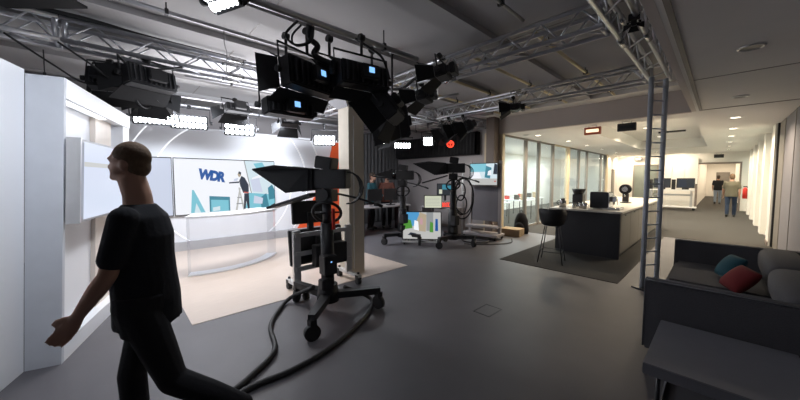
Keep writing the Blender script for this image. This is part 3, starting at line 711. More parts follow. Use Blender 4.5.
# monitor trolley behind the pedestal
mt = thing('monitor_trolley', 'aluminium monitor trolley on casters behind the nearest camera', 'trolley', (-3.97, 2.22, 0))
for y in (-.42, .42):
    part('upright', MB().box((0, y, .51), (.06, .10, .74)), 'alu', mt, .004)
    f = part('foot', MB().box((0, y, .13), (.60, .06, .05)), 'white_plastic', mt, .004)
    for x in (-.26, .26): caster(mt, x, y, .045, PI/2)
for z in (.35, .56, .82): part('crossbar', MB().box((.03, 0, z), (.04, .90, .06)), 'alu', mt, .003)
part('equipment_box', MB().box((.13, .02, .52), (.14, .50, .30)), 'black', mt, .01)
m1 = part('monitor', MB().box((-.12, -.05, .62), (.06, .84, .50), (0, -.12, 0)), 'black', mt, .01); part('bracket', MB().box((-.05, 0, .66), (.06, .2, .2)), 'dark_metal', m1)
m2 = part('monitor', MB().box((-.06, -.20, 1.12), (.05, .50, .32), (0, -.1, 0)), 'black', mt, .008); part('bracket', MB().box((-.02, -.20, 1.0), (.05, .08, .24)), 'dark_metal', m2)

# ------------------------------------------------------------------ middle ground
# tilted floor monitor with picture
def flatscreen(name, label, cat, loc, yaw, w_, h, tilt, pics, z, stand=None, group=None, frame='black'):
    t = thing(name, label, cat, loc, yaw, group)
    R = Matrix.Translation((0, 0, z)) @ Matrix.Rotation(-tilt, 4, 'Y')
    b = MB().bb(-.05, 0, -w_/2-.02, w_/2+.02, -h/2-.02, h/2+.02); bmesh.ops.transform(b.b, matrix=R, verts=b.b.verts); part('housing', b, frame, t, .004)
    p = MB()
    for i, (m, pts) in enumerate(pics):
        vs_ = [p.b.verts.new((.001+.0006*i, (u-.5)*w_, (v-.5)*h)) for u, v in pts]; fc = p.b.faces.new(vs_); fc.normal_update()
        if fc.normal.x < 0: fc.normal_flip()
        p._m([fc], m)
    bmesh.ops.transform(p.b, matrix=R, verts=p.b.verts); part('display', p, None, t)
    return t
FULL = [(0, 0), (1, 0), (1, 1), (0, 1)]
t = flatscreen('floor_monitor', 'large tilted floor monitor showing a garden picture, on a low white stand', 'monitor', (-4.92, 5.38, 0), math.radians(-48), .90, .64, .25,
    [('s_lightgrey', FULL), ('s_sky', [(0, .45), (.42, .5), (.42, 1), (0, 1)]), ('s_green', [(0, .35), (.25, .40), (.2, .7), (.05, .75), (0, .7)]), ('s_tan', [(.35, .25), (.6, .25), (.62, .9), (.45, 1), (.36, .7)]),
     ('s_grey', [(.62, .3), (.8, .3), (.8, 1), (.62, 1)]), ('s_green', [(.70, .2), (.80, .2), (.80, .6), (.72, .65)]), ('s_blue', [(.85, .3), (.93, .3), (.92, .75), (.86, .75)]), ('s_white', [(.28, .35), (.42, .3), (.40, .65), (.30, .7)]),
     ('s_lightgrey', [(0, 0), (1, 0), (1, .22), (0, .34)]), ('s_dark', [(.12, .14), (.3, .12), (.36, .2), (.2, .24)]), ('s_pink', [(.44, .55), (.52, .52), (.52, .75), (.46, .8)])], .46)
part('stand', MB().box((.06, 0, .08), (.05, .95, .04)).box((-.2, -.36, .08), (.5, .04, .04)).box((-.2, .36, .08), (.5, .04, .04)).box((-.16, -.3, .22), (.04, .04, .30)).box((-.16, .3, .22), (.04, .04, .30)), 'white_plastic', t)
for x, y in ((.05, -.42), (.05, .42), (-.4, -.36), (-.4, .36)): part('caster', MB().cyl((x, y-.015, .032), (x, y+.015, .032), .03, n=12), 'rubber', t)
t = flatscreen('script_monitor', 'small bright monitor above the tilted floor monitor', 'monitor', (-5.0, 5.88, 0), math.radians(-48), .42, .30, .1,
    [('s_yellowwhite', FULL)]+[('s_grey', [(.08, .2+.12*k), (.9, .2+.12*k), (.9, .22+.12*k), (.08, .22+.12*k)]) for k in range(6)], 1.0)
part('pole', MB().cyl((-.08, 0, .05), (-.08, 0, 1.0), .018, n=10), 'black', t); part('base', MB().cyl((-.08, 0, 0), (-.08, 0, .05), .13, n=18), 'black', t)
# equipment desk
ds = thing('equipment_desk', 'grey desk behind the tilted floor monitor', 'desk', (-5.75, 7.2, 0))
part('tabletop', MB().box((0, 0, .72), (1.3, .6, .04)), 'wall_grey', ds, .005)
for x in (-.6, .6): part('side_panel', MB().box((x, 0, .35), (.04, .58, .70)), 'wall_grey', ds)
t = flatscreen('desk_monitor', 'small dim monitor standing on the equipment desk', 'monitor', (-5.65, 7.2, .74), math.radians(-48), .46, .32, 0,
    [('s_dim', FULL), ('s_teal', [(.3, .5), (.95, .5), (.95, .95), (.3, .95)]), ('s_yellowwhite', [(.1, .1), (.3, .1), (.3, .5), (.1, .5)])], .52)
part('foot', MB().box((-.05, 0, .01), (.2, .24, .02)).box((-.04, 0, .18), (.03, .06, .34)), 'black', t)
t = thing('digital_clock', 'box with glowing red digits on the equipment desk', 'clock', (-5.45, 6.98, .74), math.radians(-48))
part('case', MB().bb(-.12, .10, -.25, .25, 0, .20), 'wall_grey', t, .01)
k = MB()
for i, s7 in enumerate(('08', '00')):
    for j in range(2):
        y = -.13+.14*i+.06*j
        for z in (.05, .10, .15) if i == 0 else (.05, .15): k.bb(.1005, .103, y, y+.038, z-.006, z+.006)
        for yy in (y-.004, y+.042): k.bb(.1005, .103, yy-.004, yy+.004, .052, .148)
part('digits', k, 'red_led', t)
t = thing('desk_lamp', 'small warm desk lamp glowing on the equipment desk', 'lamp', (-5.98, 7.05, .74))
part('base', MB().cyl((0, 0, 0), (0, 0, .02), .06, n=16), 'black', t); part('stem', MB().tube([(0, 0, .02), (0, -.02, .2), (.05, -.08, .3)], .008, 6), 'black', t)
part('bulb', MB().ell((.06, -.10, .29), (.04, .04, .04)), 'warm_lamp', t)
# crew desk
ds = thing('crew_desk', 'long control desk in front of the two standing crew members', 'desk', (-6.9, 5.75, 0))
part('tabletop', MB().box((0, 0, .78), (.7, 1.8, .04)), 'wall_grey', ds, .005)
for y in (-.85, .85): part('leg', MB().box((0, y, .38), (.6, .05, .76)), 'dark_metal', ds)
for i, (y, lab) in enumerate(((-.35, 'dark monitor back on the crew desk, left one'), (.25, 'dark monitor back on the crew desk, right one'))):
    t = thing('desk_monitor', lab, 'monitor', (-6.75, 5.75+y, .80), math.radians(0), 'crew desk monitors')
    part('housing', MB().box((0, 0, .32), (.05, .52, .34)), 'black', t, .008); part('foot', MB().box((0, 0, .01), (.18, .22, .02)).box((-.0, 0, .1), (.03, .06, .16)), 'black', t)
# grey curtains
def curtain(name, label, p, q, z0, z1, m, amp=.05, wl=.16, grp=None):
    p = V(*p, 0); q = V(*q, 0); L_ = (q-p).length; d = (q-p)/L_; n_ = d.cross(V(0, 0, 1)); N_ = int(L_/wl*8); b = MB(); rows = []
    for z in (z0, (z0+z1)/2, z1):
        rows.append([[b.b.verts.new(p+d*(L_*i/N_)+n_*(amp*math.sin(i*2*PI/8+.7*math.sin(i*.13))+o_)+V(0, 0, z)) for i in range(N_+1)] for o_ in (0, .012)])
    for r0, r1 in zip(rows, rows[1:]):
        for s in (0, 1):
            for i in range(N_):
                f = b.b.faces.new((r0[s][i], r0[s][i+1], r1[s][i+1], r1[s][i])); f.smooth = True
    for r_ in (rows[0], rows[-1]):
        for i in range(N_): b.b.faces.new((r_[0][i], r_[0][i+1], r_[1][i+1], r_[1][i]))
    return single(name, b, m, label, 'curtain', grp)
curtain('stage_curtain', 'grey floor-length curtain behind the standing crew', (-8.55, 5.6), (-8.55, 7.9), .02, 3.2, 'curtain_grey')
curtain('valance_curtain', 'short black pleated valance high on the grey wall', (-8.4, 7.75), (-5.0, 7.75), 2.32, 2.95, 'curtain_black', .03, .12)
single('valance_box', MB().bb(-8.4, -4.98, 7.80, 7.98, 2.30, 2.97), 'black_matte', 'black backing box behind the pleated valance', 'box')
# TV on stand
tv = thing('tv_trolley', 'television on a tall grey trolley before the grey wall', 'television', (-4.35, 7.15, 0), math.radians(-90+6))
part('housing', MB().bb(-.05, 0, -.40, .40, 1.40, 2.0), 'black', tv, .004)
pm = MB()
for i, (m, pts) in enumerate([('s_pale', FULL), ('s_cyan', [(.0, .62), (.6, .62), (.6, 1), (0, 1)]), ('s_white', [(.0, .3), (.45, .3), (.35, .6), (0, .6)]), ('s_lightgrey', [(0, 0), (1, 0), (1, .3), (0, .3)]), ('s_teal', [(.55, .35), (.75, .3), (.8, .8), (.6, .9)]), ('s_white', [(.65, .45), (.8, .45), (.78, .7), (.68, .65)]), ('s_dark', [(.86, .5), (1, .5), (1, .95), (.9, 1)]), ('s_red', [(.9, .15), (.97, .15), (.97, .2), (.9, .2)])]):
    vs_ = [pm.b.verts.new((.001+.0006*i, (u-.5)*.76, 1.42+v*.56)) for u, v in pts]; fc = pm.b.faces.new(vs_); fc.normal_update()
    if fc.normal.x < 0: fc.normal_flip()
    pm._m([fc], m)
part('display', pm, None, tv)
for y in (-.42, .42): part('upright', MB().box((-.12, y, 1.05), (.06, .08, 2.0)), 'wall_grey', tv, .004)
part('back_board', MB().box((-.13, 0, .92), (.03, .78, .94)), 'wall_dark', tv)
part('shelf', MB().box((-.05, 0, .32), (.36, .90, .03)), 'wall_grey', tv)
part('base', MB().box((-.02, 0, .12), (.5, 1.0, .06)), 'wall_grey', tv, .005)
for x, y in ((.2, -.44), (.2, .44), (-.24, -.44), (-.24, .44)): part('caster', MB().cyl((x, y-.015, .045), (x, y+.015, .045), .045, n=12), 'rubber', tv)
# cable stand with coiled hoses
cs = thing('cable_stand', 'stand hung with thick coiled black cables left of the television', 'stand', (-4.72, 6.75, 0))
part('pole', MB().cyl((0, 0, .03), (0, 0, 1.75), .02, n=10), 'alu', cs); part('base', MB().cyl((0, 0, 0), (0, 0, .04), .22, n=20), 'black', cs)
part('hook', MB().cyl((0, 0, 1.25), (.14, -.14, 1.25), .012, n=6).cyl((0, 0, 1.72), (.14, -.14, 1.72), .012, n=6), 'alu', cs)
for k, (z, R_) in enumerate(((1.28, .40), (1.22, .46), (1.05, .22), (1.40, .20))):
    lo_ = MB(); c = V(.12-.02*k, -.12-.02*k, z-.15)
    lo_.tube([c+V(.69, .72, 0)*(R_*.62*math.cos(a))+V(0, 0, R_*1.15*math.sin(a))+V(.02*math.sin(3*a), -.02*math.sin(3*a), 0) for a in [2*PI*i/30 for i in range(31)]], .018, 8)
    single('cable_coil', lo_, 'rubber', ['largest black cable loop hung on the stand', 'outermost slack cable loop on the stand', 'small low cable loop on the stand', 'small high cable loop on the stand'][k], 'cable', 'coiled cables on the stand').location = (-4.72, 6.75, 0)
cable('black hose running over the floor from the cable stand to the television base', [(-4.6, 6.55, .03), (-4.3, 6.3, .03), (-3.9, 6.5, .03), (-4.0, 6.9, .03)], .02, group='floor cables')
cable('thin floor cable trailing right of the third camera', [(-4.2, 6.1, .02), (-3.8, 6.4, .02), (-3.5, 7.0, .02), (-3.7, 7.5, .02)], .012, group='floor cables')
# fire extinguisher
def extinguisher(label, loc):
    t = thing('fire_extinguisher', label, 'fire extinguisher', loc)
    part('cylinder', MB().loft([((0, 0, 0), (.075, 0, 0), (0, .075, 0)), ((0, 0, .40), (.075, 0, 0), (0, .075, 0)), ((0, 0, .46), (.05, 0, 0), (0, .05, 0)), ((0, 0, .49), (.02, 0, 0), (0, .02, 0))]), 'red_paint', t)
    part('valve', MB().box((0, 0, .52), (.12, .03, .05)), 'black', t); part('hose', MB().tube([(.05, 0, .52), (.1, 0, .45), (.1, 0, .2)], .012, 6), 'rubber', t)
    part('bracket', MB().box((0, .08, .25), (.06, .03, .3)), 'dark_metal', t)
extinguisher('red fire extinguisher on the pillar between television and glass partition', (-4.48, 7.61, .45))
extinguisher('red fire extinguisher on the right wall deep in the corridor', (.72, 20.2, .7))
# box and backpack
single('cardboard_box', MB().bb(-.26, .26, -.22, .22, 0, .20).bb(-.262, .262, -.02, .02, .02, .204), 'cardboard', 'low brown cardboard box on the floor by the glass partition', 'box', loc=(-3.98, 8.1, 0)).rotation_euler = (0, 0, .15)
t = thing('backpack', 'black backpack leaning upright behind the cardboard box', 'backpack', (-3.95, 8.58, 0.008))
part('body', MB().loft([((0, 0, .0), (.20, 0, 0), (0, .13, 0)), ((0, 0, .1), (.22, 0, 0), (0, .15, 0)), ((0, 0, .38), (.19, 0, 0), (0, .12, 0)), ((0, 0, .55), (.12, 0, 0), (0, .08, 0)), ((0, 0, .60), (.05, 0, 0), (0, .04, 0))]), 'cloth_black', t)
part('pocket', MB().ell((0, -.12, .18), (.14, .06, .14)), 'cloth_black', t)
part('strap', MB().torus((0, 0, .60), .05, .012, (0, 1, 0)), 'cloth_black', t)

# ------------------------------------------------------------------ kitchen
isl = thing('kitchen_island', 'long kitchen island with a dark end panel and pale doors', 'kitchen island', (0, 0, 0))
part('end_panel', MB().bb(-2.50, -1.32, 7.12, 7.16, .01, .91), 'counter_front', isl, .003)
part('carcass', MB().bb(-2.45, -1.34, 7.16, 12.7, .10, .91), 'counter_front', isl)
part('plinth', MB().bb(-2.40, -1.38, 7.2, 12.65, .008, .10), 'black', isl)
part('worktop', MB().bb(-2.62, -1.27, 7.02, 12.8, .912, .95), 'counter_top', isl, .004)
for i in range(6):
    y = 7.18+i*.92; d_ = part('door', MB().bb(-1.34, -1.318, y+.006, y+.914, .11, .905), 'counter_door', isl, .002)
    part('handle', MB().bb(-1.318, -1.305, y+.36, y+.56, .84, .855), 'dark_metal', d_)
cf = thing('coffee_machine', 'boxy black coffee machine with steel front on the island end', 'coffee machine', (-1.72, 7.55, .95))
part('body', MB().bb(-.19, .14, -.20, .22, .02, .36), 'black_gloss', cf, .012)
part('drip_tray', MB().bb(.02, .34, -.2, .2, 0, .045), 'steel', cf, .004)
part('front', MB().bb(.141, .155, -.18, .20, .05, .34), 'steel', cf)
part('spout', MB().bb(.155, .24, -.04, .06, .16, .26).cyl((.20, -.02, .10), (.20, -.02, .16), .012, n=8).cyl((.20, .04, .10), (.20, .04, .16), .012, n=8), 'steel', cf)
part('steam_wand', MB().tube([(.16, .16, .28), (.22, .16, .24), (.23, .16, .08)], .007, 6), 'steel', cf)
bn = thing('coffee_grinder', 'black box with flared top behind and left of the coffee machine', 'grinder', (-2.28, 7.85, .95))
part('body', MB().bb(-.09, .12, -.1, .12, 0, .28), 'black', bn, .01); part('hopper', MB().loft([((0.01, 0, .28), (.10, 0, 0), (0, .10, 0)), ((0.01, 0, .40), (.15, 0, 0), (0, .15, 0))], 4), 'black', bn)
jg = thing('steel_jug', 'steel jug at the left end of the island top', 'jug', (-2.42, 7.30, .95))
part('body', MB().loft([((0, 0, 0), (.07, 0, 0), (0, .07, 0)), ((0, 0, .14), (.065, 0, 0), (0, .065, 0)), ((0, 0, .18), (.05, 0, 0), (0, .05, 0))]), 'steel', jg)
part('handle', MB().torus((-.08, -.0, .10), .045, .008, (0, 1, 0)), 'black', jg)
part('lid', MB().ell((0, 0, .185), (.05, .05, .02)), 'black', jg)
for i, (x, y, h_, lab) in enumerate(((-2.20, 7.32, .10, 'small steel cup next to the jug'), (-2.08, 7.38, .11, 'small steel cup in the middle of the row on the island'), (-1.98, 7.28, .13, 'tallest small steel cup nearest the coffee machine'))):
    t = thing('steel_cup', lab, 'cup', (x, y, .95), 0, 'steel cups on the island')
    part('body', MB().loft([((0, 0, 0), (.035, 0, 0), (0, .035, 0)), ((0, 0, h_), (.042, 0, 0), (0, .042, 0))]), 'steel', t)
    part('handle', MB().torus((.05, 0, h_*.5), .025, .005, (0, 1, 0), n=14), 'steel', t)
fm = thing('capsule_coffee_maker', 'round-headed black coffee maker far along the island', 'coffee maker', (-1.72, 9.75, .95)); fm.scale = (.75,)*3
part('base', MB().cyl((0, 0, 0), (0, 0, .03), .18, n=24), 'black_gloss', fm); part('stand', MB().box((0, .06, .18), (.18, .12, .32)), 'dark_metal', fm, .02)
part('head', MB().cyl((0, -.12, .48), (0, .10, .48), .17, n=24), 'black_gloss', fm); part('dial', MB().cyl((0, -.135, .48), (0, -.12, .48), .09, n=20), 'steel', fm)
part('spout', MB().cyl((0, -.06, .22), (0, -.06, .32), .02, n=8), 'steel', fm); part('cup_stand', MB().cyl((0, -.08, .03), (0, -.08, .05), .07, n=16), 'steel', fm)
# bar stool
st = thing('bar_stool', 'black bar stool with shell seat and thin legs at the island end', 'bar stool', (-2.18, 6.05, 0), math.radians(12))
sh = MB()
secs = []
for i in range(9):
    a = i/8; z = .70+.32*a; k = 1+.10*a
    secs.append(([V(math.cos(t_)*(.22*k), math.sin(t_)*(.21*k), z if math.sin(t_) < .35 else z) for t_ in [2*PI*j/28 for j in range(28)]]))
def shell():
    b = MB(); prof = [(.0, .70, .02), (.14, .70, .02), (.19, .73, .02), (.215, .82, .02), (.235, .93, .02), (.245, 1.03, .02)]
    N_ = 28; rows = [[], []]
    for s, off in ((0, 0), (1, -.014)):
        for r_, z, _ in prof:
            row = []
            for j in range(N_):
                t_ = 2*PI*j/N_; c_ = (1-math.cos(t_-PI/2))/2      # 0 at +Y (open front), 1 at -Y
                zz = z if z < .74 else .73+(z-.73)*(.25+.75*min(1, c_*1.3)); rr = max(.0001, r_+off*(1 if r_ > .15 else 0))
                row.append(b.b.verts.new((math.cos(t_)*rr, math.sin(t_)*rr, zz-(.0 if s == 0 else -.014 if r_ < .2 else 0))))
            rows[s].append(row)
    for s in (0, 1):
        for r0, r1 in zip(rows[s], rows[s][1:]):
            for j in range(N_):
                f = b.b.faces.new((r0[j], r0[(j+1) % N_], r1[(j+1) % N_], r1[j])); f.smooth = True
    for j in range(N_): b.b.faces.new((rows[0][-1][j], rows[0][-1][(j+1) % N_], rows[1][-1][(j+1) % N_], rows[1][-1][j]))
    bmesh.ops.remove_doubles(b.b, verts=b.b.verts, dist=.0005); bmesh.ops.recalc_face_normals(b.b, faces=b.b.faces); return b
part('seat', shell(), 'black', st)
ft = []
for sx, sy in ((-1, -1), (1, -1), (1, 1), (-1, 1)):
    part('leg', MB().cyl((sx*.11, sy*.11, .70), (sx*.21, sy*.21, 0), .009, n=8), 'dark_metal', st); ft.append((sx*.178, sy*.178, .22))
part('footrest', MB().tube(ft+[ft[0]], .008, 8), 'dark_metal', st)
# exit signs
for i, (x, y, m1_, m2_, lab) in enumerate(((-1.88, 7.35, 'exit_lit', 'exit_red', 'lit red-framed exit sign box under the fascia'), (-1.40, 7.55, 'screen_off', 'black', 'unlit black sign box under the fascia, right of the lit one'))):
    pass
def sign(label, loc, lit):
    t = thing('hanging_sign', label, 'sign', loc, math.radians(0))
    part('case', MB().bb(-.17, .17, -.04, .04, -.085, .085), 'exit_red' if lit else 'black', t, .006)
    part('face', MB().bb(-.13, .13, -.046, -.041, -.035, .035), 'exit_lit' if lit else 'screen_off', t)
    for x in (-.08, .08): part('bracket', MB().cyl((x, 0, .085), (x, 0, .15), .012, n=8), 'alu', t)
sign('lit red-framed sign box under the ceiling edge of the kitchen', (-2.16, 8.35, 2.72), True)
sign('unlit black sign box right of the lit one', (-1.50, 8.35, 2.73), False)
sign('small dark sign box above the corridor door opening', (-.15, 21.7, 2.68), False)
sign('small dark sign box above the far glazed door', (-3.3, 21.7, 2.68), False)
single('ceiling_vent', MB().bb(-1.6, -.9, 14, 14.12, 3.17, 3.22), 'dark_metal', 'dark slot vent in the raised kitchen ceiling', 'vent')
# downlights
dl_m = {}
def downlight(label, x, y, on, z=ZK, r=.085):
    t = thing('downlight', label, 'downlight', (x, y, z), 0, 'ceiling downlights')
    part('ring', MB().torus((0, 0, -.004), r, .012, n=20, k=6), 'alu', t)
    part('lens', MB().cyl((0, 0, -.006), (0, 0, -.001), r-.01, n=20), 'downlight_lens' if on else 'off_lens', t)
for i, (y, on) in enumerate(((4.48, 0), (7.03, 0), (9.36, 1), (11.4, 1), (13.4, 1), (15.5, 1), (17.6, 1), (19.7, 1))):
    od = ['nearest', 'second', 'third', 'fourth', 'fifth', 'sixth', 'seventh', 'eighth'][i]
    downlight('%s downlight of the corridor row, %s' % (od, 'lit' if on else 'unlit'), .14, y, on)
    if on: 
        a_ = area('corridor_light', (.14, y, ZK-.03), (.14, y, 0), 44, .16, color=WARM, shape='DISK', spread=150)
for i, (x, y, on) in enumerate(((-3.95, 8.75, 0), (-3.75, 9.1, 1), (-3.6, 11.2, 1), (-3.6, 13.2, 1), (-3.6, 15.4, 1), (-3.6, 18, 1), (-2.2, 19, 1))):
    downlight('%s downlight from the front beside the glass partition, %s' % (['first', 'second', 'third', 'fourth', 'fifth', 'sixth', 'seventh'][i], 'lit' if on else 'unlit'), x, y, on)
    if on: area('kitchen_light', (x, y, ZK-.03), (x, y, 0), 46, .16, color=WARM, shape='DISK', spread=150)
for y in (9.6, 12.6, 15.6):
    t = downlight('lit downlight in the raised kitchen ceiling, %s row' % {9.6: 'front', 12.6: 'middle', 15.6: 'back'}[y], -1.75, y, True, z=3.22)
    area('recess_light', (-1.75, y, 3.18), (-1.75, y, 0), 52, .16, color=WARM, shape='DISK', spread=150)
for y in (24, 28, 32, 36):
    downlight('lit downlight in the far corridor, %s' % {24: 'nearest', 28: 'second', 32: 'third', 36: 'last'}[y], 0, y, True)
    area('far_light', (0, y, ZK-.03), (0, y, 0), 50, .2, color=WARM, shape='DISK')
for y in (12.5, 15.5, 18.5, 21): area('office_light', (1.7, y, ZK-.05), (1.7, y, 0), 60, .5, .5, NEUT)
for y in (9.8, 12.5, 15.5, 18.5): area('meeting_light', (-6.0, y, ZK-.05), (-6.0, y, 0), 110, .8, .8, (.86, .95, 1))
# office furniture seen through glass
for i, (x, y) in enumerate(((-5.6, 9.8), (-5.6, 11.6), (-5.9, 13.4))):
    t = thing('meeting_table', ['meeting table nearest the camera behind the glass', 'middle meeting table behind the glass', 'farthest meeting table behind the glass'][i], 'table', (x, y, 0.008), 0, 'tables behind the glass')
    part('tabletop', MB().box((0, 0, .73), (1.2, .8, .03)), 'white_plastic', t)
    for sx in (-.5, .5):
        for sy in (-.3, .3): part('leg', MB().cyl((sx, sy, 0), (sx, sy, .72), .02, n=8), 'dark_metal', t)
    for j, (m, px_) in enumerate((('red_paint', -.3), ('black', .1), ('cardboard', .35))):
        single('desk_item', MB().bb(-.08, .08, -.06, .06, 0, .14+.05*j), m, '%s on the %s table behind the glass' % (['red box', 'black box', 'brown box'][j], ['nearest', 'middle', 'farthest'][i]), 'box', 'small boxes on the tables behind the glass', loc=(x+px_, y-.1, .754))
# kitchen far: wall cabinets and AV table
for i in range(3):
    t = thing('wall_cabinet', ['left', 'middle', 'right'][i]+' of the three tall white wall panels behind the far monitors', 'cabinet', (-2.35+.5*i, 21.9, 0), 0, 'far wall cabinets')
    part('body', MB().bb(0, .49, -.05, .08, 1.3, 2.6), 'wall_white', t, .004)
at = thing('media_table', 'white wheeled media table against the far wall', 'table', (-1.75, 20.6, 0.008))
part('tabletop', MB().box((0, 0, 1.0), (1.7, .6, .05)), 'white_plastic', at); part('lower_shelf', MB().box((0, 0, .16), (1.9, .5, .05)), 'white_plastic', at)
for x in (-.75, .75): part('leg', MB().box((x, 0, .58), (.08, .4, .80)), 'alu', at)
part('crossbar', MB().box((0, .0, .75), (1.5, .05, .08)), 'alu', at)
for x in (-.85, .85): part('caster', MB().cyl((x, -.02, .06), (x, .02, .06), .06, n=12), 'rubber', at)
for i, x in enumerate((-2.60, -1.72)):
    lab = ['left dark computer monitor on the far media table', 'right dark computer monitor on the far media table'][i]
    t = flatscreen('computer_monitor', lab, 'monitor', (x+.5, 20.5, 1.033), math.radians(-90), .62, .44, 0, [('s_dim', FULL), ('s_dark', [(.1, .1), (.6, .1), (.5, .9), (.1, .9)])], .32, group='far monitors')
    part('foot', MB().box((-.03, 0, .05), (.2, .25, .1)), 'black', t)
    t = single('speaker', MB().bb(-.07, .07, -.08, .08, 0, .5).cyl((0, -.081, .35), (0, -.086, .35), .05).cyl((0, -.081, .15), (0, -.086, .15), .055), 'black', ['left black speaker beside the far monitors', 'black speaker between the far monitors'][i], 'speaker', 'far speakers', loc=(x+.06, 20.5, 1.033))
# warm area lights aimed at the far wall and the kitchen side wall
area('wall_wash', (-3.4, 21.2, 2.75), (-3.4, 22, 1.2), 26, .3, .2, WARM); area('wall_wash', (-1.6, 21.0, 2.75), (-1.6, 22, 1.4), 24, .3, .2, WARM)
area('wall_wash', (-4.0, 19.9, 2.7), (-4.3, 19.9, 1.0), 12, .2, .2, WARM); area('wall_wash', (-4.0, 21.3, 2.7), (-4.3, 21.3, 1.0), 12, .2, .2, WARM)

# ------------------------------------------------------------------ sofa and table
so = thing('sofa', 'dark grey two-seat sofa with thin arms against the right wall', 'sofa')
X0, X1, SY0, SY1 = -.43, .80, 3.36, 5.95
for y0_, y1_ in ((SY0, SY0+.09), (SY1-.09, SY1)):
    a = part('armrest', MB().bb(X0, X1, y0_, y1_, .10, .72), 'sofa_fabric', so, .018)
    pi = MB()
    for yy in (y0_+.004, y1_-.004): pi.tube([(X0+.004, yy, .12), (X0+.004, yy, .716), (X1-.01, yy, .716)], .006, 6)
    part('piping', pi, 'sofa_piping', a)
part('back_frame', MB().bb(X1-.10, X1, SY0+.09, SY1-.09, .10, .68), 'sofa_fabric', so, .018)
part('base', MB().bb(X0+.01, X1-.1, SY0+.09, SY1-.09, .10, .27), 'sofa_fabric', so, .01)
ym = (SY0+SY1)/2
for k, (a0, a1) in enumerate(((SY0+.095, ym-.003), (ym+.003, SY1-.095))):
    part('seat_cushion', MB().bb(X0+.02, X1-.11, a0, a1, .272, .43), 'sofa_fabric', so, .035)
    # rounded back roll: superellipse section lofted along the sofa
    bk = MB(); secs_ = []
    for f_, k_ in ((0, .55), (.02, .85), (.06, 1), (.94, 1), (.98, .85), (1, .55)):
        secs_.append((f_, k_))
    rings_ = []
    for f_, k_ in secs_:
        y_ = a0+(a1-a0)*f_; rg = []
        for j in range(32):
            t_ = 2*PI*j/32; c_, s__ = math.cos(t_), math.sin(t_)
            rg.append(bk.b.verts.new((X1-.29+.165*k_*math.copysign(abs(c_)**.6, c_), y_, .60+.145*k_*math.copysign(abs(s__)**.6, s__))))
        rings_.append(rg)
    for q_, w2 in zip(rings_, rings_[1:]):
        for j in range(32):
            fc_ = bk.b.faces.new((q_[j], q_[(j+1) % 32], w2[(j+1) % 32], w2[j])); fc_.smooth = True
    bk.b.faces.new(rings_[0][::-1]); bk.b.faces.new(rings_[-1]); bmesh.ops.recalc_face_normals(bk.b, faces=bk.b.faces)
    part('back_cushion', bk, 'sofa_fabric', so)
for x in (X0+.08, X1-.08):
    for y in (SY0+.06, SY1-.06): part('foot', MB().cyl((x, y, 0 if y < 4.6 else .008), (x, y, .10), .02, n=10), 'dark_metal', so)
def pillow(label, m, loc, rot):
    b = MB(); n_ = 14; g = [[None]*(n_+1) for _ in range(n_+1)]; g2 = [[None]*(n_+1) for _ in range(n_+1)]
    for i in range(n_+1):
        for j in range(n_+1):
            u, v = i/n_*2-1, j/n_*2-1; th = .075*((1-u*u)*(1-v*v))**.45; pin = 1-.07*(u*u*v*v) - .05*(1-abs(u*v))
            g[i][j] = b.b.verts.new((u*.15*pin, v*.15*pin, th)); g2[i][j] = b.b.verts.new((u*.15*pin, v*.15*pin, -th)) if 0 < i < n_ and 0 < j < n_ else g[i][j]
    for i in range(n_):
        for j in range(n_):
            f = b.b.faces.new((g[i][j], g[i+1][j], g[i+1][j+1], g[i][j+1])); f.smooth = True
            q = [g2[i][j], g2[i][j+1], g2[i+1][j+1], g2[i+1][j]]
            if len(set(q)) >= 3:
                try: f = b.b.faces.new(q); f.smooth = True
                except ValueError: pass
    o = single('throw_pillow', b, m, label, 'pillow', loc=loc); o.rotation_euler = rot; return o
pillow('teal throw pillow leaning behind the red one on the sofa', 'cushion_teal', (.11, 5.16, .575), (0, math.radians(-58), math.radians(25)))
pillow('red throw pillow on the sofa seat', 'cushion_red', (.17, 4.72, .545), (math.radians(10), math.radians(-50), math.radians(20)))
ct = thing('side_table', 'low dark grey slab table in front of the sofa arm at the lower right corner', 'side table', (0, 0, 0))
part('tabletop', MB().bb(-.30, .40, 2.42, 3.27, .352, .425), 'table_grey', ct, .004)
for x in (-.23, .33): part('leg', MB().tube([(x, 2.52, .352), (x, 2.52, .012), (x, 3.17, .012), (x, 3.17, .352)], .012, 8), 'dark_metal', ct)
# floor hatch
hp = [(-1.99, 3.10), (-1.78, 3.10), (-1.78, 3.39), (-1.99, 3.39)]
hb = MB()
for (a, b) in zip(hp, hp[1:]+hp[:1]):
    hb.bb(min(a[0], b[0])-.006, max(a[0], b[0])+.006, min(a[1], b[1])-.006, max(a[1], b[1])+.006, 0, .003)
ho = single('floor_hatch', hb, 'dark_metal', 'small square floor outlet hatch in the dark studio floor', 'hatch')
part('lid', MB().bb(-1.98, -1.79, 3.11, 3.38, 0, .002), 'lino', ho)

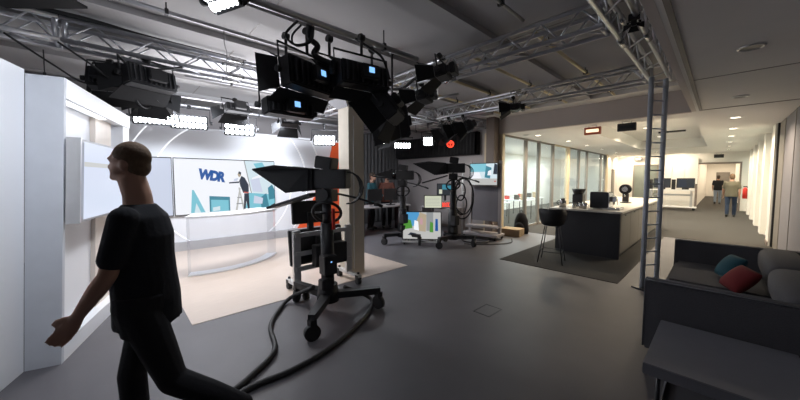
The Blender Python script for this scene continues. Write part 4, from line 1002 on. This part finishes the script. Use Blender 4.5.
# ------------------------------------------------------------------ people
def solid(parts_fn, voxel, smooth=3):
    b = MB(); parts_fn(b); me_ = b.mesh('tmp'); o = bpy.data.objects.new('tmp', me_); COL.objects.link(o)
    r = o.modifiers.new('r', 'REMESH'); r.mode = 'VOXEL'; r.voxel_size = voxel; r.use_smooth_shade = True
    s = o.modifiers.new('s', 'SMOOTH'); s.iterations = smooth; s.factor = .5
    dg_ = bpy.context.evaluated_depsgraph_get(); res = bpy.data.meshes.new_from_object(o.evaluated_get(dg_))
    bpy.data.objects.remove(o); bpy.data.meshes.remove(me_); res.materials.clear()
    return res
def limb(b, pts, rs, n=14):
    b.tube(pts, rs, n)
    for p, r in zip(pts, rs): b.ell(p, (r, r, r), seg=12)
def person(label, loc, yaw, J, hgt=1.78, top='cloth_black', legs='cloth_trouser', hair='hair_dark', voxel=.012, bald=False, sleeve='short', shirt_hem=.84, hs=1.0, bw=1.0):
    """J: joint positions, local +X is forward, +Y the person's left, metres"""
    t = thing('person', label, 'person', loc, yaw)
    g = {k: V(*v) for k, v in J.items()}
    hd, nk, ch, wa, hp_ = g['head'], g['neck'], g['chest'], g['waist'], g['hip']
    k_ = 1.0
    def torso(b, e=0.0, low=None):
        secs = [(hp_+V(0, 0, -.10), (.10+e, 0, 0), (0, .155+e, 0)), (hp_, (.125+e, 0, 0), (0, .175+e, 0)), (wa, (.125+e, 0, 0), (0, .165+e, 0)),
                ((wa+ch)/2+V(.01, 0, 0), (.13+e, 0, 0), (0, .175+e, 0)), (ch, (.125+e, 0, 0), (0, .185+e, 0)), (ch+V(0, 0, .10), (.10+e, 0, 0), (0, .175+e, 0)), (ch+V(0, 0, .15), (.06+e, 0, 0), (0, .10+e, 0))]
        b.loft([(c_, u_, V(*v_)*bw) for c_, u_, v_ in secs], 20)
    def body(b):
        torso(b, -.012)
        b.tube([ch+V(0, 0, .10), nk, hd+V(-.01, 0, -.06)], [.068, .062, .060], 14)
        nv = len(b.b.verts)
        b.ell(hd+V(-.012, 0, .02), (.098, .076, .105)); b.ell(hd+V(.028, 0, -.045), (.062, .056, .070))
        b.ell(hd+V(.075, 0, -.085), (.022, .030, .020)); b.ell(hd+V(.090, 0, -.022), (.020, .013, .020)); b.ell(hd+V(.083, 0, .0), (.012, .010, .028))
        b.ell(hd+V(.082, 0, .030), (.014, .045, .010)); b.ell(hd+V(.084, 0, -.055), (.010, .024, .008))
        for s in (1, -1):
            b.ell(hd+V(-.012, s*.078, -.015), (.018, .010, .032)); b.ell(hd+V(.072, s*.030, .010), (.010, .013, .008))
        b.b.verts.ensure_lookup_table()
        for v_ in b.b.verts[nv:]: v_.co = hd+(v_.co-hd)*hs
        for s, q in ((1, 'l'), (-1, 'r')):
            sh_, el, wr, ha = g['sh_'+q], g['el_'+q], g['wr_'+q], g['ha_'+q]
            limb(b, [sh_, (sh_+el)/2, el], [.052, .046, .038]); limb(b, [el, (el*2+wr)/3, wr], [.038, .040, .026])
            d = (ha-wr).normalized(); sd = d.cross(V(1, 0, 0)) if abs(d.x) < .8 else d.cross(V(0, 0, 1))
            wd = V(1, 0, 0)-d*d.x if abs(d.x) < .9 else V(0, 0, 1); wd.normalize(); nn = d.cross(wd)
            pal = wr+d*.05; b.loft([(wr, wd*.026, nn*.02), (pal, wd*.040, nn*.017), (wr+d*.095, wd*.042, nn*.014)], 12)
            for f_, (o_, L_) in enumerate(((-.032, .058), (-.011, .072), (.011, .078), (.032, .068))):
                p0 = wr+d*.088+wd*o_; cu_ = nn*(-.012*s); p1 = p0+d*L_*.55+cu_*.6; p2 = p0+d*L_*.95+cu_*2.2
                b.tube([p0, p1, p2], [.0095, .009, .0075], 8); b.ell(p2, (.0075,)*3, seg=8)
            p0 = wr+d*.03+wd*.030; b.tube([p0, p0+d*.035+wd*.026, p0+d*.065+wd*.030], [.012, .0105, .008], 8)
        for q in 'lr':
            h0, kn, an = g['hp_'+q], g['kn_'+q], g['an_'+q]
            limb(b, [h0, (h0+kn)/2, kn], [.080, .068, .050]); limb(b, [kn, (kn*2+an)/3, an], [.050, .052, .034])
            to_ = g['to_'+q]; limb(b, [an+V(0, 0, -.03), (an+to_)/2+V(0, 0, -.005), to_], [.038, .036, .028])
    me_ = solid(body, voxel); link('body', me_, t, 'skin')
    def shirt(b):
        b.loft([(c_, u_, V(*v_)*bw) for c_, u_, v_ in [(hp_+V(0, 0, shirt_hem-hp_.z), (.145, 0, 0), (0, .192, 0)), (hp_+V(0, 0, .03), (.142, 0, 0), (0, .19, 0)), (wa, (.14, 0, 0), (0, .18, 0)), ((wa+ch)/2+V(.01, 0, 0), (.145, 0, 0), (0, .19, 0)),
                (ch, (.14, 0, 0), (0, .2, 0)), (ch+V(0, 0, .10), (.112, 0, 0), (0, .19, 0)), (ch+V(0, 0, .165), (.07, 0, 0), (0, .085, 0))]], 22)
        for q in 'lr':
            sh_, el, wr = g['sh_'+q], g['el_'+q], g['wr_'+q]
            if sleeve == 'short': limb(b, [sh_, sh_+(el-sh_)*.72], [.064, .058])
            else: limb(b, [sh_, (sh_+el)/2, el], [.068, .06, .052]); limb(b, [el, el+(wr-el)*.92], [.052, .038])
    me_ = solid(shirt, voxel, 2); link('shirt', me_, t, top)
    def pants(b):
        b.loft([(hp_+V(0, 0, -.14), (.10, 0, 0), (0, .16, 0)), (hp_, (.136, 0, 0), (0, .185, 0)), (hp_+V(0, 0, .07), (.132, 0, 0), (0, .178, 0))], 20)
        for q in 'lr':
            h0, kn, an = g['hp_'+q], g['kn_'+q], g['an_'+q]
            limb(b, [h0, (h0+kn)/2, kn], [.094, .082, .066]); limb(b, [kn, (kn+an)/2, kn+(an-kn)*.97], [.066, .064, .054])
    me_ = solid(pants, voxel, 2); link('trousers', me_, t, legs)
    def shoes(q):
        def f(b):
            an, to_ = g['an_'+q], g['to_'+q]; limb(b, [an+V(0, 0, -.035)+(an-to_).normalized()*.04, (an+to_)/2+V(0, 0, -.01), to_], [.044, .045, .038])
        return f
    for q in 'lr': link('shoe', solid(shoes(q), voxel, 2), t, 'shoe')
    def hr(b):
        b.ell(hd+V(-.024, 0, .040), (.100, .082, .098)); b.ell(hd+V(-.055, 0, -.015), (.062, .074, .075))
        if not bald: b.ell(hd+V(-.05, 0, -.05), (.06, .07, .06))
        for v_ in b.b.verts: v_.co = hd+(v_.co-hd)*hs
    link('hair', solid(hr, min(voxel, .01), 2), t, hair)
    return t
def standing(lean=0, arms=.15, stride=.0, h=1.0, back=False):
    J = dict(head=(.03+lean, 0, 1.64), neck=(.0+lean, 0, 1.49), chest=(0+lean*.8, 0, 1.30), waist=(lean*.3, 0, 1.08), hip=(0, 0, .94),
             sh_l=(lean*.9, .175, 1.40), el_l=(.02+arms*.3, .225, 1.12), wr_l=(.08+arms, .22, .89), ha_l=(.10+arms, .22, .80),
             sh_r=(lean*.9, -.175, 1.40), el_r=(.02-arms*.3, -.225, 1.12), wr_r=(.08-arms*.6, -.22, .89), ha_r=(.10-arms*.6, -.22, .80),
             hp_l=(0, .095, .90), kn_l=(.04-stride*.5, .10, .50), an_l=(-stride, .10, .085+stride*.25), to_l=(.15-stride, .11, .04),
             hp_r=(0, -.095, .90), kn_r=(.05+stride*.6, -.10, .50), an_r=(stride, -.10, .085), to_r=(.16+stride, -.11, .04))
    return J
# foreground walker, striding to the left with the left arm forward
Jw = dict(head=(.06, 0, 1.675), neck=(.025, 0, 1.51), chest=(.02, 0, 1.30), waist=(.01, 0, 1.08), hip=(.0, 0, .94),
          sh_l=(.01, .145, 1.40), el_l=(.07, .175, 1.14), wr_l=(.20, .165, .955), ha_l=(.265, .155, .87),
          sh_r=(.05, -.14, 1.40), el_r=(.06, -.17, 1.14), wr_r=(.14, -.17, .92), ha_r=(.17, -.19, .84),
          hp_l=(-.02, .09, .90), kn_l=(-.14, .09, .54), an_l=(-.48, .08, .33), to_l=(-.56, .08, .18),
          hp_r=(.02, -.09, .90), kn_r=(.14, -.09, .50), an_r=(.12, -.09, .09), to_r=(.27, -.10, .042))
person('man in a black T-shirt and dark trousers striding left in the foreground', (-2.09, .115, 0), math.radians(240), Jw, voxel=.0085, hair='hair_brown', bald=True, hs=.84, bw=.84)
person('person in an olive T-shirt and jeans walking away down the corridor', (.29, 18.3, .008), math.radians(90), standing(0, .12, .12), top='cloth_olive', legs='denim', hair='hair_brown', voxel=.014)
person('person in a dark shirt and light jeans farther down the corridor', (-.15, 27, .008), math.radians(90), standing(0, .1, .1), top='cloth_black', legs='denim_light', voxel=.018)
Jd = standing(.06, .3); Jd['ha_r'] = (.42, -.22, 1.02); Jd['wr_r'] = (.34, -.22, 1.05); Jd['el_r'] = (.1, -.26, 1.12); Jd['wr_l'] = (.34, .22, 1.05); Jd['ha_l'] = (.42, .2, 1.02); Jd['el_l'] = (.1, .26, 1.12)
person('person in a teal long-sleeved top standing behind the crew desk, left of the other', (-7.45, 5.78, 0), math.radians(25), Jd, top='cloth_teal', sleeve='long', voxel=.016)
person('person in a rust-red top standing behind the crew desk, right of the other', (-7.42, 6.42, 0), math.radians(-35), Jd, top='cloth_rust', sleeve='long', hair='hair_dark', voxel=.016)
